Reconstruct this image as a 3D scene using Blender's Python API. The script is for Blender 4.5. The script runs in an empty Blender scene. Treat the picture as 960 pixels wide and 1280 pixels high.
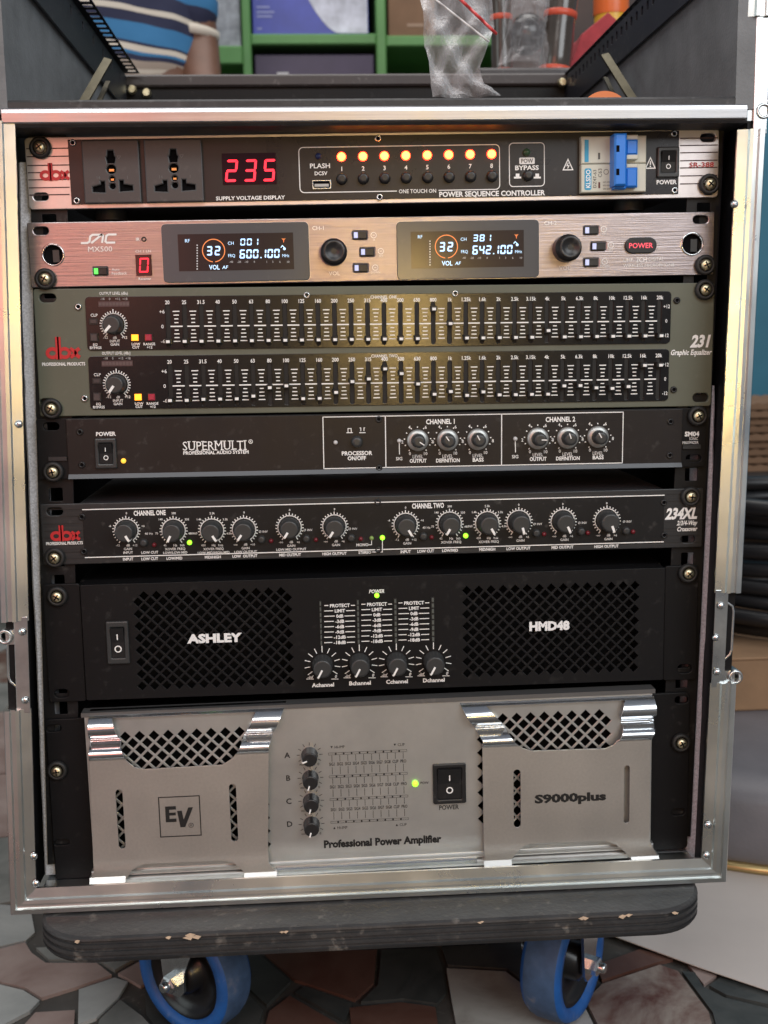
import bpy, bmesh, math, random
from mathutils import Vector, Matrix
random.seed(7)
SC = bpy.context.scene
COL = SC.collection
PI = math.pi

# ------------------------------------------------------------------ camera
FPX = 1450.0                                   # focal length in photo pixels (960 x 1280)
RX, RY, RZ = 0.15216816, 0.06009399, 0.01724899
FLOOR = 0.505                                  # rack zero line above the floor (m)
CAM = Vector((-0.0462756, -0.83275486, 0.05365077 + FLOOR))
def _rot():
    cx, sx, cy, sy, cz, sz = math.cos(RX), math.sin(RX), math.cos(RY), math.sin(RY), math.cos(RZ), math.sin(RZ)
    Rx = Matrix(((1, 0, 0), (0, cx, -sx), (0, sx, cx)))
    Ry = Matrix(((cy, 0, sy), (0, 1, 0), (-sy, 0, cy)))
    Rz = Matrix(((cz, -sz, 0), (sz, cz, 0), (0, 0, 1)))
    return Rz @ Rx @ Ry
_R = _rot()
_ax = [Vector((_R[i][0], -_R[i][2], _R[i][1])) for i in range(3)]     # right, up, back
cd = bpy.data.cameras.new('camera')
cd.sensor_fit = 'HORIZONTAL'; cd.sensor_width = 36.0; cd.lens = FPX / 960 * 36
cd.clip_start = 0.02; cd.clip_end = 60
cam = bpy.data.objects.new('camera', cd); COL.objects.link(cam)
m = Matrix.Identity(4)
for i in range(3):
    for j in range(3): m[j][i] = _ax[i][j]
m.translation = CAM
cam.matrix_world = m
SC.camera = cam
cd.dof.use_dof = True; cd.dof.focus_distance = 0.80; cd.dof.aperture_fstop = 15

# ------------------------------------------------------------------ world, lamps, exposure
w = bpy.data.worlds.new('World'); SC.world = w; w.use_nodes = True
bg = w.node_tree.nodes['Background']
bg.inputs[0].default_value = (0.80, 0.86, 1.0, 1); bg.inputs[1].default_value = 0.20
def area(name, loc, target, sx, sy, power, col):
    l = bpy.data.lights.new(name, 'AREA'); l.shape = 'RECTANGLE'; l.size = sx; l.size_y = sy
    l.energy = power; l.color = col
    o = bpy.data.objects.new(name, l); COL.objects.link(o); o.location = loc
    o.rotation_euler = (Vector(target) - Vector(loc)).to_track_quat('-Z', 'Y').to_euler()
    return o
area('shop_front_light', (1.4, -2.4, 2.0), (0, 0, 0.45), 2.0, 1.7, 52, (0.93, 0.97, 1.0))
area('ceiling_light', (0.1, 0.9, 2.7), (0.1, 0.9, 0), 2.4, 1.4, 40, (1.0, 0.97, 0.93))
area('warm_wall_light', (-0.95, -2.2, 1.05), (-0.1, 0, 0.6), 1.1, 0.9, 8.0, (1.0, 0.30, 0.19))
area('warm_lamp', (0.17, -2.0, 0.61), (0.02, 0, 0.58), 0.07, 0.26, 3.8, (1.0, 0.66, 0.22))
area('left_fill_light', (-2.2, -1.0, 0.9), (-0.1, -0.1, 0.3), 1.2, 1.6, 9, (0.90, 1.0, 0.98))  # added side fill, gives the edging's inner faces their glow
area('front_fill_light', (-0.6, -2.1, 2.3), (0, 0, 0.4), 1.2, 0.6, 20, (1.0, 0.98, 0.95))  # added fill lamp, brightens the right felt strip from the front
vs = SC.view_settings
vs.view_transform = 'Standard'; vs.look = 'None'; vs.gamma = 1; vs.exposure = 0.0; vs.use_curve_mapping = False

# ------------------------------------------------------------------ photo pixel -> place
def ray(px, py):
    return _ax[0] * ((px - 480) / FPX) - _ax[1] * ((py - 640) / FPX) - _ax[2]
def PY(px, py, Y=0.0):
    d = ray(px, py); t = (Y - CAM.y) / d.y; return CAM + d * t
def PZ(px, py, Z=0.0):
    d = ray(px, py); t = (Z - CAM.z) / d.z; return CAM + d * t
def PXP(px, py, X):
    d = ray(px, py); t = (X - CAM.x) / d.x; return CAM + d * t

# ------------------------------------------------------------------ materials
MATS = {}
def M(name, col, rough=0.5, metal=0.0, spec=0.5, var=0.0, scale=40.0, bump=0.0, bscale=300.0,
      brush=False, emit=None, es=0.0, coat=0.0, dust=0.0, rvar=0.0, trans=0.0, dcol=(0.55, 0.53, 0.5), dscale=160.0):
    if name in MATS: return MATS[name]
    mt = bpy.data.materials.new(name); mt.use_nodes = True
    nt = mt.node_tree; N = nt.nodes; L = nt.links
    b = N['Principled BSDF']
    b.inputs['Base Color'].default_value = (*col, 1); b.inputs['Roughness'].default_value = rough
    b.inputs['Metallic'].default_value = metal; b.inputs['Specular IOR Level'].default_value = spec
    if coat: b.inputs['Coat Weight'].default_value = coat; b.inputs['Coat Roughness'].default_value = 0.12
    if trans: b.inputs['Transmission Weight'].default_value = trans
    if emit: b.inputs['Emission Color'].default_value = (*emit, 1); b.inputs['Emission Strength'].default_value = es
    if var or bump or dust or rvar or brush:
        tc = N.new('ShaderNodeTexCoord'); mp = N.new('ShaderNodeMapping')
        L.new(tc.outputs['Object'], mp.inputs[0])
        mp.inputs['Scale'].default_value = (0.6, 20, 26) if brush else (1, 1, 1)
        nz = N.new('ShaderNodeTexNoise'); nz.inputs['Scale'].default_value = scale
        nz.inputs['Detail'].default_value = 5; nz.inputs['Roughness'].default_value = 0.6
        L.new(mp.outputs[0], nz.inputs['Vector'])
        last = None
        if var:
            mx = N.new('ShaderNodeMix'); mx.data_type = 'RGBA'
            mx.inputs[6].default_value = (*[c * (1 - var) for c in col], 1)
            mx.inputs[7].default_value = (*[min(1, c * (1 + var)) for c in col], 1)
            cr = N.new('ShaderNodeMapRange'); cr.inputs[1].default_value = 0.3; cr.inputs[2].default_value = 0.7
            L.new(nz.outputs[0], cr.inputs[0]); L.new(cr.outputs[0], mx.inputs[0]); last = mx.outputs[2]
        if dust:
            n2 = N.new('ShaderNodeTexNoise'); n2.inputs['Scale'].default_value = dscale; n2.inputs['Detail'].default_value = 3
            L.new(tc.outputs['Object'], n2.inputs['Vector'])
            n3 = N.new('ShaderNodeTexNoise'); n3.inputs['Scale'].default_value = 14; n3.inputs['Detail'].default_value = 4
            L.new(tc.outputs['Object'], n3.inputs['Vector'])
            r2 = N.new('ShaderNodeMapRange'); r2.inputs[1].default_value = 0.60; r2.inputs[2].default_value = 0.78
            L.new(n2.outputs[0], r2.inputs[0])
            r3 = N.new('ShaderNodeMapRange'); r3.inputs[1].default_value = 0.38; r3.inputs[2].default_value = 0.72
            L.new(n3.outputs[0], r3.inputs[0])
            ml = N.new('ShaderNodeMath'); ml.operation = 'MULTIPLY'
            L.new(r2.outputs[0], ml.inputs[0]); L.new(r3.outputs[0], ml.inputs[1])
            m2 = N.new('ShaderNodeMath'); m2.operation = 'MULTIPLY_ADD'
            L.new(ml.outputs[0], m2.inputs[0]); m2.inputs[1].default_value = dust
            m3 = N.new('ShaderNodeMath'); m3.operation = 'MULTIPLY'; L.new(r3.outputs[0], m3.inputs[0]); m3.inputs[1].default_value = dust * 0.06
            L.new(m3.outputs[0], m2.inputs[2])
            mx2 = N.new('ShaderNodeMix'); mx2.data_type = 'RGBA'
            if last: L.new(last, mx2.inputs[6])
            else: mx2.inputs[6].default_value = (*col, 1)
            mx2.inputs[7].default_value = (*dcol, 1)
            L.new(m2.outputs[0], mx2.inputs[0]); last = mx2.outputs[2]
        if last: L.new(last, b.inputs['Base Color'])
        if rvar:
            n4 = N.new('ShaderNodeTexNoise'); n4.inputs['Scale'].default_value = 22; n4.inputs['Detail'].default_value = 6
            L.new(tc.outputs['Object'], n4.inputs['Vector'])
            r4 = N.new('ShaderNodeMapRange'); r4.inputs[1].default_value = 0.3; r4.inputs[2].default_value = 0.7
            r4.inputs[3].default_value = max(0.02, rough - rvar); r4.inputs[4].default_value = min(1, rough + rvar)
            L.new(n4.outputs[0], r4.inputs[0]); L.new(r4.outputs[0], b.inputs['Roughness'])
        if bump:
            bp = N.new('ShaderNodeBump'); bp.inputs['Strength'].default_value = bump; bp.inputs['Distance'].default_value = 0.00012 if (bscale >= 800 and not brush) else 0.001
            if brush: L.new(nz.outputs[0], bp.inputs['Height'])
            else:
                n5 = N.new('ShaderNodeTexNoise'); n5.inputs['Scale'].default_value = bscale; n5.inputs['Detail'].default_value = 3
                L.new(tc.outputs['Object'], n5.inputs['Vector']); L.new(n5.outputs[0], bp.inputs['Height'])
            L.new(bp.outputs[0], b.inputs['Normal'])
    MATS[name] = mt
    return mt

WHITE = M('white_print', (0.90, 0.90, 0.88), 0.5)
DIMW = M('worn_white_print', (0.50, 0.49, 0.48), 0.55)
BLACKP = M('black_print', (0.012, 0.012, 0.012), 0.5)
REDP = M('red_print', (0.55, 0.025, 0.03), 0.45)
HOLE = M('dark_void', (0.004, 0.004, 0.005), 0.9, spec=0.1)
BLACK = M('satin_black_paint', (0.008, 0.008, 0.009), 0.42, spec=0.3, var=0.15, dust=0.16, rvar=0.08, bump=0.15, bscale=900)
MATTE = M('matte_black_paint', (0.006, 0.006, 0.007), 0.5, spec=0.22, dust=0.06, bump=0.25, bscale=1400)
GLOSSB = M('gloss_black_face', (0.013, 0.010, 0.012), 0.30, spec=0.45, dust=0.07, rvar=0.08)
RUBBER = M('black_rubber', (0.018, 0.018, 0.018), 0.55, dust=0.1)
KNOB = M('dark_grey_knob_plastic', (0.035, 0.037, 0.038), 0.38, dust=0.1)
DKNOB = M('black_knob_plastic', (0.014, 0.014, 0.015), 0.35, dust=0.12)
SILVK = M('satin_silver_knob', (0.44, 0.45, 0.44), 0.38, metal=0.6, var=0.1)
CHROME = M('chrome', (0.80, 0.81, 0.80), 0.12, metal=1.0)
GOLD = M('yellow_zinc', (0.92, 0.76, 0.52), 0.42, metal=1.0, var=0.25, scale=400)
ZINC = M('bright_zinc', (0.72, 0.74, 0.74), 0.25, metal=1.0, var=0.1, scale=200)
ALU = M('milled_aluminium', (0.72, 0.75, 0.74), 0.30, metal=1.0, var=0.12, scale=9, rvar=0.09, dust=0.12, bump=0.05, bscale=60, dcol=(0.35, 0.35, 0.33))
BRUSH = M('brushed_aluminium', (0.43, 0.37, 0.37), 0.30, metal=0.9, var=0.13, scale=30, brush=True, bump=0.22, dust=0.05)
SILVER = M('silver_anodised', (0.66, 0.61, 0.60), 0.36, metal=0.85, var=0.06, scale=120, bump=0.04, bscale=900, rvar=0.05)
EVSILV = M('bead_blasted_silver', (0.60, 0.575, 0.54), 0.42, metal=0.85, var=0.05, scale=500, bump=0.10, bscale=2200, rvar=0.05)
EVCHR = M('polished_silver_roll', (0.74, 0.76, 0.78), 0.20, metal=1.0, rvar=0.05, bump=0.02, bscale=90)
EVSHEET = M('silver_inner_sheet', (0.66, 0.66, 0.64), 0.34, metal=0.8, var=0.05, scale=60, rvar=0.05)
OLIVE = M('olive_grey_paint', (0.118, 0.126, 0.093), 0.46, spec=0.45, var=0.08, scale=15, bump=0.12, bscale=1500, dust=0.10)
GREYP = M('grey_socket_plastic', (0.055, 0.052, 0.053), 0.42, dust=0.12)
DGREY = M('dark_grey_metal', (0.034, 0.035, 0.037), 0.42, metal=0.3, var=0.18, brush=True, scale=26, bump=0.15, dust=0.1)
CHASS = M('grey_chassis_steel', (0.17, 0.165, 0.175), 0.48, metal=0.4, var=0.1, dust=0.4, dcol=(0.3, 0.29, 0.28))
def LED(name, c, s): return M(name, c, 0.3, emit=c, es=s)
L_OR = LED('orange_led_core', (1.0, 0.50, 0.03), 13.0)
L_RED = LED('red_led_halo', (1.0, 0.03, 0.01), 18.0)
L_SEG = LED('red_segment', (1.0, 0.025, 0.05), 1.7)
L_GRN = LED('green_led', (0.30, 1.0, 0.03), 2.2)
L_GRN2 = LED('green_lit_switch', (0.12, 1.0, 0.12), 1.0)
L_LCD = LED('blue_white_lcd', (0.50, 0.74, 1.0), 0.85)
L_RING = LED('orange_lcd_ring', (0.85, 0.26, 0.08), 0.45)
L_AMB = LED('amber_led', (1.0, 0.50, 0.05), 1.2)
L_BTN = LED('orange_lit_button', (1.0, 0.30, 0.02), 2.6)
L_POW = LED('red_power_text', (0.9, 0.10, 0.14), 0.6)
REDOFF = M('red_lens_unlit', (0.16, 0.012, 0.02), 0.3)
REDBTN = M('red_button_plastic', (0.42, 0.03, 0.06), 0.35)

# ------------------------------------------------------------------ mesh builder
class MB:
    def __init__(s): s.v = []; s.f = []; s.m = []; s.s = []; s.mi = 0
    def add(s, vs, fs, smooth=False):
        o = len(s.v); s.v += [tuple(p) for p in vs]
        for f in fs:
            s.f.append([i + o for i in f]); s.m.append(s.mi); s.s.append(smooth)
        return s
    def box(s, x0, x1, y0, y1, z0, z1):
        vs = [(x, y, z) for z in (z0, z1) for y in (y0, y1) for x in (x0, x1)]
        return s.add(vs, [(0, 2, 3, 1), (4, 5, 7, 6), (0, 1, 5, 4), (2, 6, 7, 3), (0, 4, 6, 2), (1, 3, 7, 5)])
    def bbox(s, x0, x1, y0, y1, z0, z1, b=0.0008):
        # box whose front (-y) face is chamfered
        vs = [(x0, y1, z0), (x1, y1, z0), (x1, y1, z1), (x0, y1, z1),
              (x0, y0 + b, z0), (x1, y0 + b, z0), (x1, y0 + b, z1), (x0, y0 + b, z1),
              (x0 + b, y0, z0 + b), (x1 - b, y0, z0 + b), (x1 - b, y0, z1 - b), (x0 + b, y0, z1 - b)]
        fs = [(0, 3, 2, 1), (8, 9, 10, 11)]
        for i in range(4):
            j = (i + 1) % 4
            fs += [(i, j, j + 4, i + 4), (i + 4, j + 4, j + 8, i + 8)]
        return s.add(vs, fs)
    def quad(s, x0, x1, z0, z1, y):
        return s.add([(x0, y, z0), (x1, y, z0), (x1, y, z1), (x0, y, z1)], [(0, 1, 2, 3)])
    def poly(s, pts, y):
        return s.add([(p[0], y, p[1]) for p in pts], [tuple(range(len(pts)))])
    def lathe(s, cx, cz, prof, n=20, cap=True, knurl=0.0, smooth=True):
        # profile of (r, y), from the back to the front
        vs = []; fs = []
        for r, y in prof:
            for k in range(n):
                a = 2 * PI * k / n; rr = r * (1 - (knurl if k % 2 else 0))
                vs.append((cx + rr * math.cos(a), y, cz + rr * math.sin(a)))
        for i in range(len(prof) - 1):
            for k in range(n):
                k2 = (k + 1) % n
                fs.append((i * n + k, i * n + k2, (i + 1) * n + k2, (i + 1) * n + k))
        s.add(vs, fs, smooth)
        if cap:
            o = (len(prof) - 1) * n
            s.add([vs[o + k] for k in range(n)], [tuple(range(n))])
        return s
    def disc(s, cx, cz, r, y, n=16):
        return s.add([(cx + r * math.cos(2 * PI * k / n), y, cz + r * math.sin(2 * PI * k / n)) for k in range(n)], [tuple(range(n))])
    def ringf(s, cx, cz, r0, r1, y, n=28, a0=0, a1=2 * PI):
        full = abs(a1 - a0 - 2 * PI) < 1e-6
        vs = []
        for k in range(n + 1):
            a = a0 + (a1 - a0) * k / n
            vs += [(cx + r0 * math.cos(a), y, cz + r0 * math.sin(a)), (cx + r1 * math.cos(a), y, cz + r1 * math.sin(a))]
        return s.add(vs, [(2 * k, 2 * k + 1, 2 * k + 3, 2 * k + 2) for k in range(n)])
    def line(s, x0, z0, x1, z1, wd, y):
        d = Vector((x1 - x0, z1 - z0)); l = d.length or 1e-9; n = Vector((-d.y, d.x)) / l * wd / 2
        return s.add([(x0 - n.x, y, z0 - n.y), (x1 - n.x, y, z1 - n.y), (x1 + n.x, y, z1 + n.y), (x0 + n.x, y, z0 + n.y)], [(0, 1, 2, 3)])
    def stroke(s, pts, wd, y, closed=False):
        n = len(pts); P = [Vector(p) for p in pts]; L = []; R = []
        for i in range(n):
            a = P[i - 1] if (i > 0 or closed) else None
            b = P[(i + 1) % n] if (i < n - 1 or closed) else None
            d1 = (P[i] - a).normalized() if a is not None else None
            d2 = (b - P[i]).normalized() if b is not None else None
            if d1 is None: d1 = d2
            if d2 is None: d2 = d1
            n1 = Vector((-d1.y, d1.x)); n2 = Vector((-d2.y, d2.x)); mm = n1 + n2
            if mm.length < 1e-4: mm = n1
            mm.normalize(); k = wd / 2 / max(0.45, mm.dot(n1))
            L.append(P[i] + mm * k); R.append(P[i] - mm * k)
        vs = []
        for i in range(n): vs += [(R[i].x, y, R[i].y), (L[i].x, y, L[i].y)]
        fs = [(2 * i, 2 * ((i + 1) % n), 2 * ((i + 1) % n) + 1, 2 * i + 1) for i in range(n if closed else n - 1)]
        return s.add(vs, fs)
    def tube(s, pts, r, n=8, smooth=True, cap=True):
        P = [Vector(p) for p in pts]; rings = []
        up = Vector((0, 0, 1)); prev = None
        rr = r if isinstance(r, (list, tuple)) else [r] * len(P)
        for i, p in enumerate(P):
            t = ((P[i + 1] if i < len(P) - 1 else p) - (P[i - 1] if i > 0 else p)).normalized()
            if prev is None:
                a = t.cross(up)
                if a.length < 0.05: a = t.cross(Vector((1, 0, 0)))
                a.normalize()
            else:
                a = (prev - t * prev.dot(t)); a.normalize()
            prev = a; b = t.cross(a)
            rings.append([p + (a * math.cos(2 * PI * k / n) + b * math.sin(2 * PI * k / n)) * rr[i] for k in range(n)])
        vs = [q for rg in rings for q in rg]; fs = []
        for i in range(len(P) - 1):
            for k in range(n):
                k2 = (k + 1) % n; fs.append((i * n + k, i * n + k2, (i + 1) * n + k2, (i + 1) * n + k))
        s.add(vs, fs, smooth)
        if cap:
            s.add([vs[k] for k in range(n)], [tuple(reversed(range(n)))])
            o = (len(P) - 1) * n; s.add([vs[o + k] for k in range(n)], [tuple(range(n))])
        return s
    def prism(s, pts3a, pts3b):
        n = len(pts3a)
        fs = [tuple(reversed(range(n))), tuple(range(n, 2 * n))]
        fs += [(i, (i + 1) % n, n + (i + 1) % n, n + i) for i in range(n)]
        return s.add(list(pts3a) + list(pts3b), fs)
    def mesh(s, name, mats):
        me = bpy.data.meshes.new(name); me.from_pydata(s.v, [], s.f)
        for mt in (mats if isinstance(mats, (list, tuple)) else [mats]): me.materials.append(mt)
        me.polygons.foreach_set('material_index', s.m); me.polygons.foreach_set('use_smooth', s.s)
        me.update(); return me
    def obj(s, name, mats, parent=None, loc=None):
        return inst(name, s.mesh(name, mats), parent, loc)
PRINT = ('white_lettering', 'olive_lettering', 'scale_lettering', 'black_lettering', 'breaker_lettering', 'socket_marks', 'meter_segments', 'screen_scale', 'ear_lines', 'screen_digits')
def inst(name, me, parent=None, loc=None, rot=None):
    o = bpy.data.objects.new(name, me); COL.objects.link(o)
    if name in PRINT: o['kind'] = 'stuff'          # fine print, too small to pick apart
    if parent is not None: o.parent = parent
    if loc is not None: o.location = loc
    if rot is not None: o.rotation_euler = rot
    return o
def fixn(o):
    bm = bmesh.new(); bm.from_mesh(o.data); bmesh.ops.recalc_face_normals(bm, faces=bm.faces); bm.to_mesh(o.data); bm.free()
    return o
def empty(name, loc=(0, 0, 0), parent=None):
    o = bpy.data.objects.new(name, None); COL.objects.link(o); o.location = loc; o.empty_display_size = 0.02
    if parent is not None: o.parent = parent
    return o
def tag(o, label=None, cat=None, group=None, kind=None):
    if label: o['label'] = label
    if cat: o['category'] = cat
    if group: o['group'] = group
    if kind: o['kind'] = kind
    return o
def part(o, label): o['label'] = label; return o

# outlines
def rrect(x0, z0, x1, z1, r, n=4):
    if x0 > x1: x0, x1 = x1, x0
    if z0 > z1: z0, z1 = z1, z0
    r = min(r, (x1 - x0) / 2 * 0.999, (z1 - z0) / 2 * 0.999); p = []
    for cx, cz, a0 in ((x1 - r, z0 + r, -PI / 2), (x1 - r, z1 - r, 0), (x0 + r, z1 - r, PI / 2), (x0 + r, z0 + r, PI)):
        for k in range(n + 1):
            a = a0 + PI / 2 * k / n; p.append((cx + r * math.cos(a), cz + r * math.sin(a)))
    return p
def slot(cx, cz, wd, h): return rrect(cx - wd / 2, cz - h / 2, cx + wd / 2, cz + h / 2, min(wd, h) / 2, 5)
def circ(cx, cz, r, n=24): return [(cx + r * math.cos(2 * PI * k / n), cz + r * math.sin(2 * PI * k / n)) for k in range(n)]
_tmpn = [0]
def plate_mesh(name, outline, holes, yf, th, mats, bevel=0.0004):
    cu = bpy.data.curves.new('outline', 'CURVE'); cu.dimensions = '2D'; cu.fill_mode = 'BOTH'
    cu.extrude = th / 2 - bevel; cu.bevel_depth = bevel; cu.bevel_resolution = 1; cu.offset = -bevel
    for pts in [outline] + list(holes):
        sp = cu.splines.new('POLY'); sp.points.add(len(pts) - 1)
        for p, q in zip(sp.points, pts): p.co = (q[0], q[1], 0, 1)
        sp.use_cyclic_u = True
    o = bpy.data.objects.new('outline', cu); COL.objects.link(o)
    bpy.context.view_layer.update()
    dg = bpy.context.evaluated_depsgraph_get()
    me = bpy.data.meshes.new_from_object(o.evaluated_get(dg)); me.name = name
    bpy.data.objects.remove(o); bpy.data.curves.remove(cu)
    for v in me.vertices:
        x, y, z = v.co; v.co = (x, yf + th / 2 - z, y)
    me.materials.clear()
    for mt in (mats if isinstance(mats, (list, tuple)) else [mats]): me.materials.append(mt)
    for p in me.polygons: p.use_smooth = False
    return me
def plate(name, outline, holes, yf, th, mats, parent=None, bevel=0.0004):
    return inst(name, plate_mesh(name, outline, holes, yf, th, mats, bevel), parent)

# lettering: glyphs of the built-in font, measured once
_fo = {}
_gl = {}
def _font(bold):
    if bold not in _fo:
        cu = bpy.data.curves.new('glyph', 'FONT'); cu.size = 1; cu.resolution_u = 2; cu.offset = bold; cu.fill_mode = 'FRONT'
        o = bpy.data.objects.new('glyph', cu); COL.objects.link(o); _fo[bold] = (cu, o)
        me = _raw('H', bold); zs = [v[1] for v in me[0]]; xs = [v[0] for v in me[0]]
        _gl[('cap', bold)] = max(zs)
        me = _raw('HH', bold); _gl[('HH', bold)] = max(v[0] for v in me[0])
    return _fo[bold]
def _raw(body, bold):
    cu, o = _fo[bold]; cu.body = body; bpy.context.view_layer.update()
    dg = bpy.context.evaluated_depsgraph_get(); ev = o.evaluated_get(dg); me = ev.to_mesh()
    r = ([tuple(v.co) for v in me.vertices], [tuple(p.vertices) for p in me.polygons]); ev.to_mesh_clear()
    return r
def glyph(c, bold):
    k = (c, bold)
    if k not in _gl:
        _font(bold); cap = _gl[('cap', bold)]
        if c == ' ': _gl[k] = ([], [], 0.40)
        else:
            v, f = _raw(c, bold)
            mx = max(q[0] for q in _raw('H' + c + 'H', bold)[0]); adv = (mx - _gl[('HH', bold)]) / cap
            _gl[k] = ([(q[0] / cap, q[1] / cap) for q in v], f, adv)
    return _gl[k]
def _text(self, s, x, z, h, y, wd=None, al='c', bold=0.0, sx=1.0, shear=0.0, rot=0.0, track=0.0):
    gs = [glyph(c, bold) for c in s]
    tot = sum(g[2] for g in gs) + track * (len(s) - 1)
    if wd: sx = wd / max(1e-9, tot * h)
    W = tot * h * sx; x0 = {'c': -W / 2, 'l': 0, 'r': -W}[al]; ca, sa = math.cos(rot), math.sin(rot)
    for g in gs:
        vs = []
        for gx, gz in g[0]:
            a = x0 + (gx * sx + (gz - 0.5) * shear) * h; b = (gz - 0.5) * h
            vs.append((x + a * ca - b * sa, y, z + a * sa + b * ca))
        self.add(vs, g[1]); x0 += (g[2] + track) * h * sx
    return self
MB.text = _text
SEG = {'0': 'abcdef', '1': 'bc', '2': 'abged', '3': 'abgcd', '4': 'fgbc', '5': 'afgcd', '6': 'afgedc', '7': 'abc', '8': 'abcdefg', '9': 'abcdfg'}
def _seg(self, s, x, z, wd, h, y, pitch, th=0.14, shear=0.12):
    # seven-segment digits, x is the centre of the first one
    t = th * h
    for c in s:
        if c == '.':
            self.quad(x - pitch * 0.62, x - pitch * 0.62 + t, z - h / 2, z - h / 2 + t, y); continue
        hw, hh = wd / 2, h / 2; g = t * 0.18
        S = {'a': (-hw, hh, hw, hh), 'b': (hw, hh, hw, 0), 'c': (hw, 0, hw, -hh), 'd': (-hw, -hh, hw, -hh),
             'e': (-hw, -hh, -hw, 0), 'f': (-hw, 0, -hw, hh), 'g': (-hw, 0, hw, 0)}
        for k in SEG.get(c, ''):
            a, b, c2, d = S[k]
            if k in 'adg':
                zz = b - (t / 2 if k == 'a' else -t / 2 if k == 'd' else 0)
                pts = [(a + g, zz), (a + g + t / 2, zz + t / 2), (c2 - g - t / 2, zz + t / 2), (c2 - g, zz), (c2 - g - t / 2, zz - t / 2), (a + g + t / 2, zz - t / 2)]
            else:
                xx = a - (t / 2 if a > 0 else -t / 2); z0, z1 = min(b, d) + g, max(b, d) - g
                pts = [(xx, z0), (xx + t / 2, z0 + t / 2), (xx + t / 2, z1 - t / 2), (xx, z1), (xx - t / 2, z1 - t / 2), (xx - t / 2, z0 + t / 2)]
            self.poly([(x + p[0] + p[1] * shear, z + p[1]) for p in pts], y)
        x += pitch
    return self
MB.seg = _seg
# ------------------------------------------------------------------ rack unit frame
UW = 0.4826
class Unit:
    """A rack unit: its frame comes from the four photographed corners of its front panel (plane Y = 0)."""
    def __init__(s, name, label, cat, tl, tr, bl, br, H=None):
        a, b, c, d = (PY(*q) for q in (tl, tr, bl, br))
        ctr = (a + b + c + d) / 4
        roll = (math.atan2((b - a).z, (b - a).x) + math.atan2((d - c).z, (d - c).x)) / 2
        s.roll = roll; s.c = Vector((ctr.x, 0, ctr.z)); s.h = H or ((a.z + b.z - c.z - d.z) / 2); s.w = UW
        s.root = empty(name, s.c); s.root.rotation_euler = (0, -roll, 0)
        tag(s.root, label, cat)
        s.cs, s.sn = math.cos(roll), math.sin(roll)
    def l(s, px, py, h=0.0):
        p = PY(px, py, -h) - s.c
        return (p.x * s.cs + p.z * s.sn, -p.x * s.sn + p.z * s.cs)
    def k(s, px, py, n):                       # n photo pixels as metres there
        return abs(s.l(px + n / 2, py)[0] - s.l(px - n / 2, py)[0])
    def t(s, mb, txt, px, py, hp, wp=None, y=-0.0014, **kw):
        x, z = s.l(px, py, -y); mb.text(txt, x, z, s.k(px, py, hp), y, wd=s.k(px, py, wp) if wp else None, **kw)
    def rect(s, x0, y0, x1, y1, h=0.0):        # axis-aligned local rectangle from two photo corners
        a = s.l(x0, y0, h); b = s.l(x1, y1, h); return min(a[0], b[0]), min(a[1], b[1]), max(a[0], b[0]), max(a[1], b[1])
    def quad4(s, tl, tr, bl, br, h=0.0):
        a, b, c, d = (s.l(*q, h) for q in (tl, tr, bl, br))
        return (a[0] + c[0]) / 2, (c[1] + d[1]) / 2, (b[0] + d[0]) / 2, (a[1] + b[1]) / 2
    def chassis(s, mat=None, depth=0.28, wd=0.434, inset=0.0025):
        mb = MB(); mb.box(-wd / 2, wd / 2, 0.0005, depth, -s.h / 2 + inset, s.h / 2 - inset)
        return mb.obj('chassis', mat or CHASS, s.root)
    def print(s, name, mb, mat): return mb.obj(name, mat, s.root)

# ------------------------------------------------------------------ shared small pieces
def screw_meshes():
    mb = MB(); n = 20; R = 0.0039
    mb.lathe(0, 0, [(R, 0), (R, -0.0012), (R * 0.88, -0.0022), (R * 0.6, -0.0028), (R * 0.3, -0.0030)], n)
    mb.mi = 1
    for a in (PI / 4 + 0.3, 3 * PI / 4 + 0.3):
        c, sn = math.cos(a), math.sin(a); l, wd = R * 0.62, R * 0.13
        mb.add([(-l * c + wd * sn, -0.00305, -l * sn - wd * c), (l * c + wd * sn, -0.00305, l * sn - wd * c),
                (l * c - wd * sn, -0.00305, l * sn + wd * c), (-l * c - wd * sn, -0.00305, -l * sn + wd * c)], [(0, 1, 2, 3)])
    head = mb.mesh('rack_screw', [GOLD, HOLE])
    mb = MB(); mb.lathe(0, 0, [(0.0072, 0.0015), (0.0074, 0.0002), (0.0068, -0.0012), (0.0056, -0.0018), (0.0047, -0.0012), (0.0042, 0.0004)], 24, cap=False)
    wash = mb.mesh('washer', [RUBBER])
    mb = MB(); mb.lathe(0, 0, [(0.0024, 0.001), (0.0024, -0.0007), (0.0019, -0.0013), (0.0013, -0.0013), (0.0012, -0.0003)], 16, cap=False)
    mb.mi = 1; mb.disc(0, 0, 0.0012, -0.0004, 6)
    small = mb.mesh('face_screw', [DKNOB, HOLE])
    smallb = small.copy(); smallb.materials[0] = ZINC
    return head, wash, small, smallb
SCREW, WASH, FSCREW, FSCREWZ = screw_meshes()
def screw(u, px, py, y=-0.0035):
    x, z = u.l(px, py, -y); o = inst('rack_screw', SCREW, u.root, (x, y, z), (0, random.uniform(0, 1.5), 0))
    inst('washer', WASH, o, (0, 0.0010, 0)); return o
def fscrew(u, px, py, y=-0.001, me=None):
    x, z = u.l(px, py, -y); return inst('face_screw', me or FSCREW, u.root, (x, y, z), (0, random.uniform(0, 1), 0))
def earslot(u, px, py, wp=19, hp=9.5):
    x, z = u.l(px, py); return slot(x, z, u.k(px, py, wp), u.k(px, py, hp))
KN = {}
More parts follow.
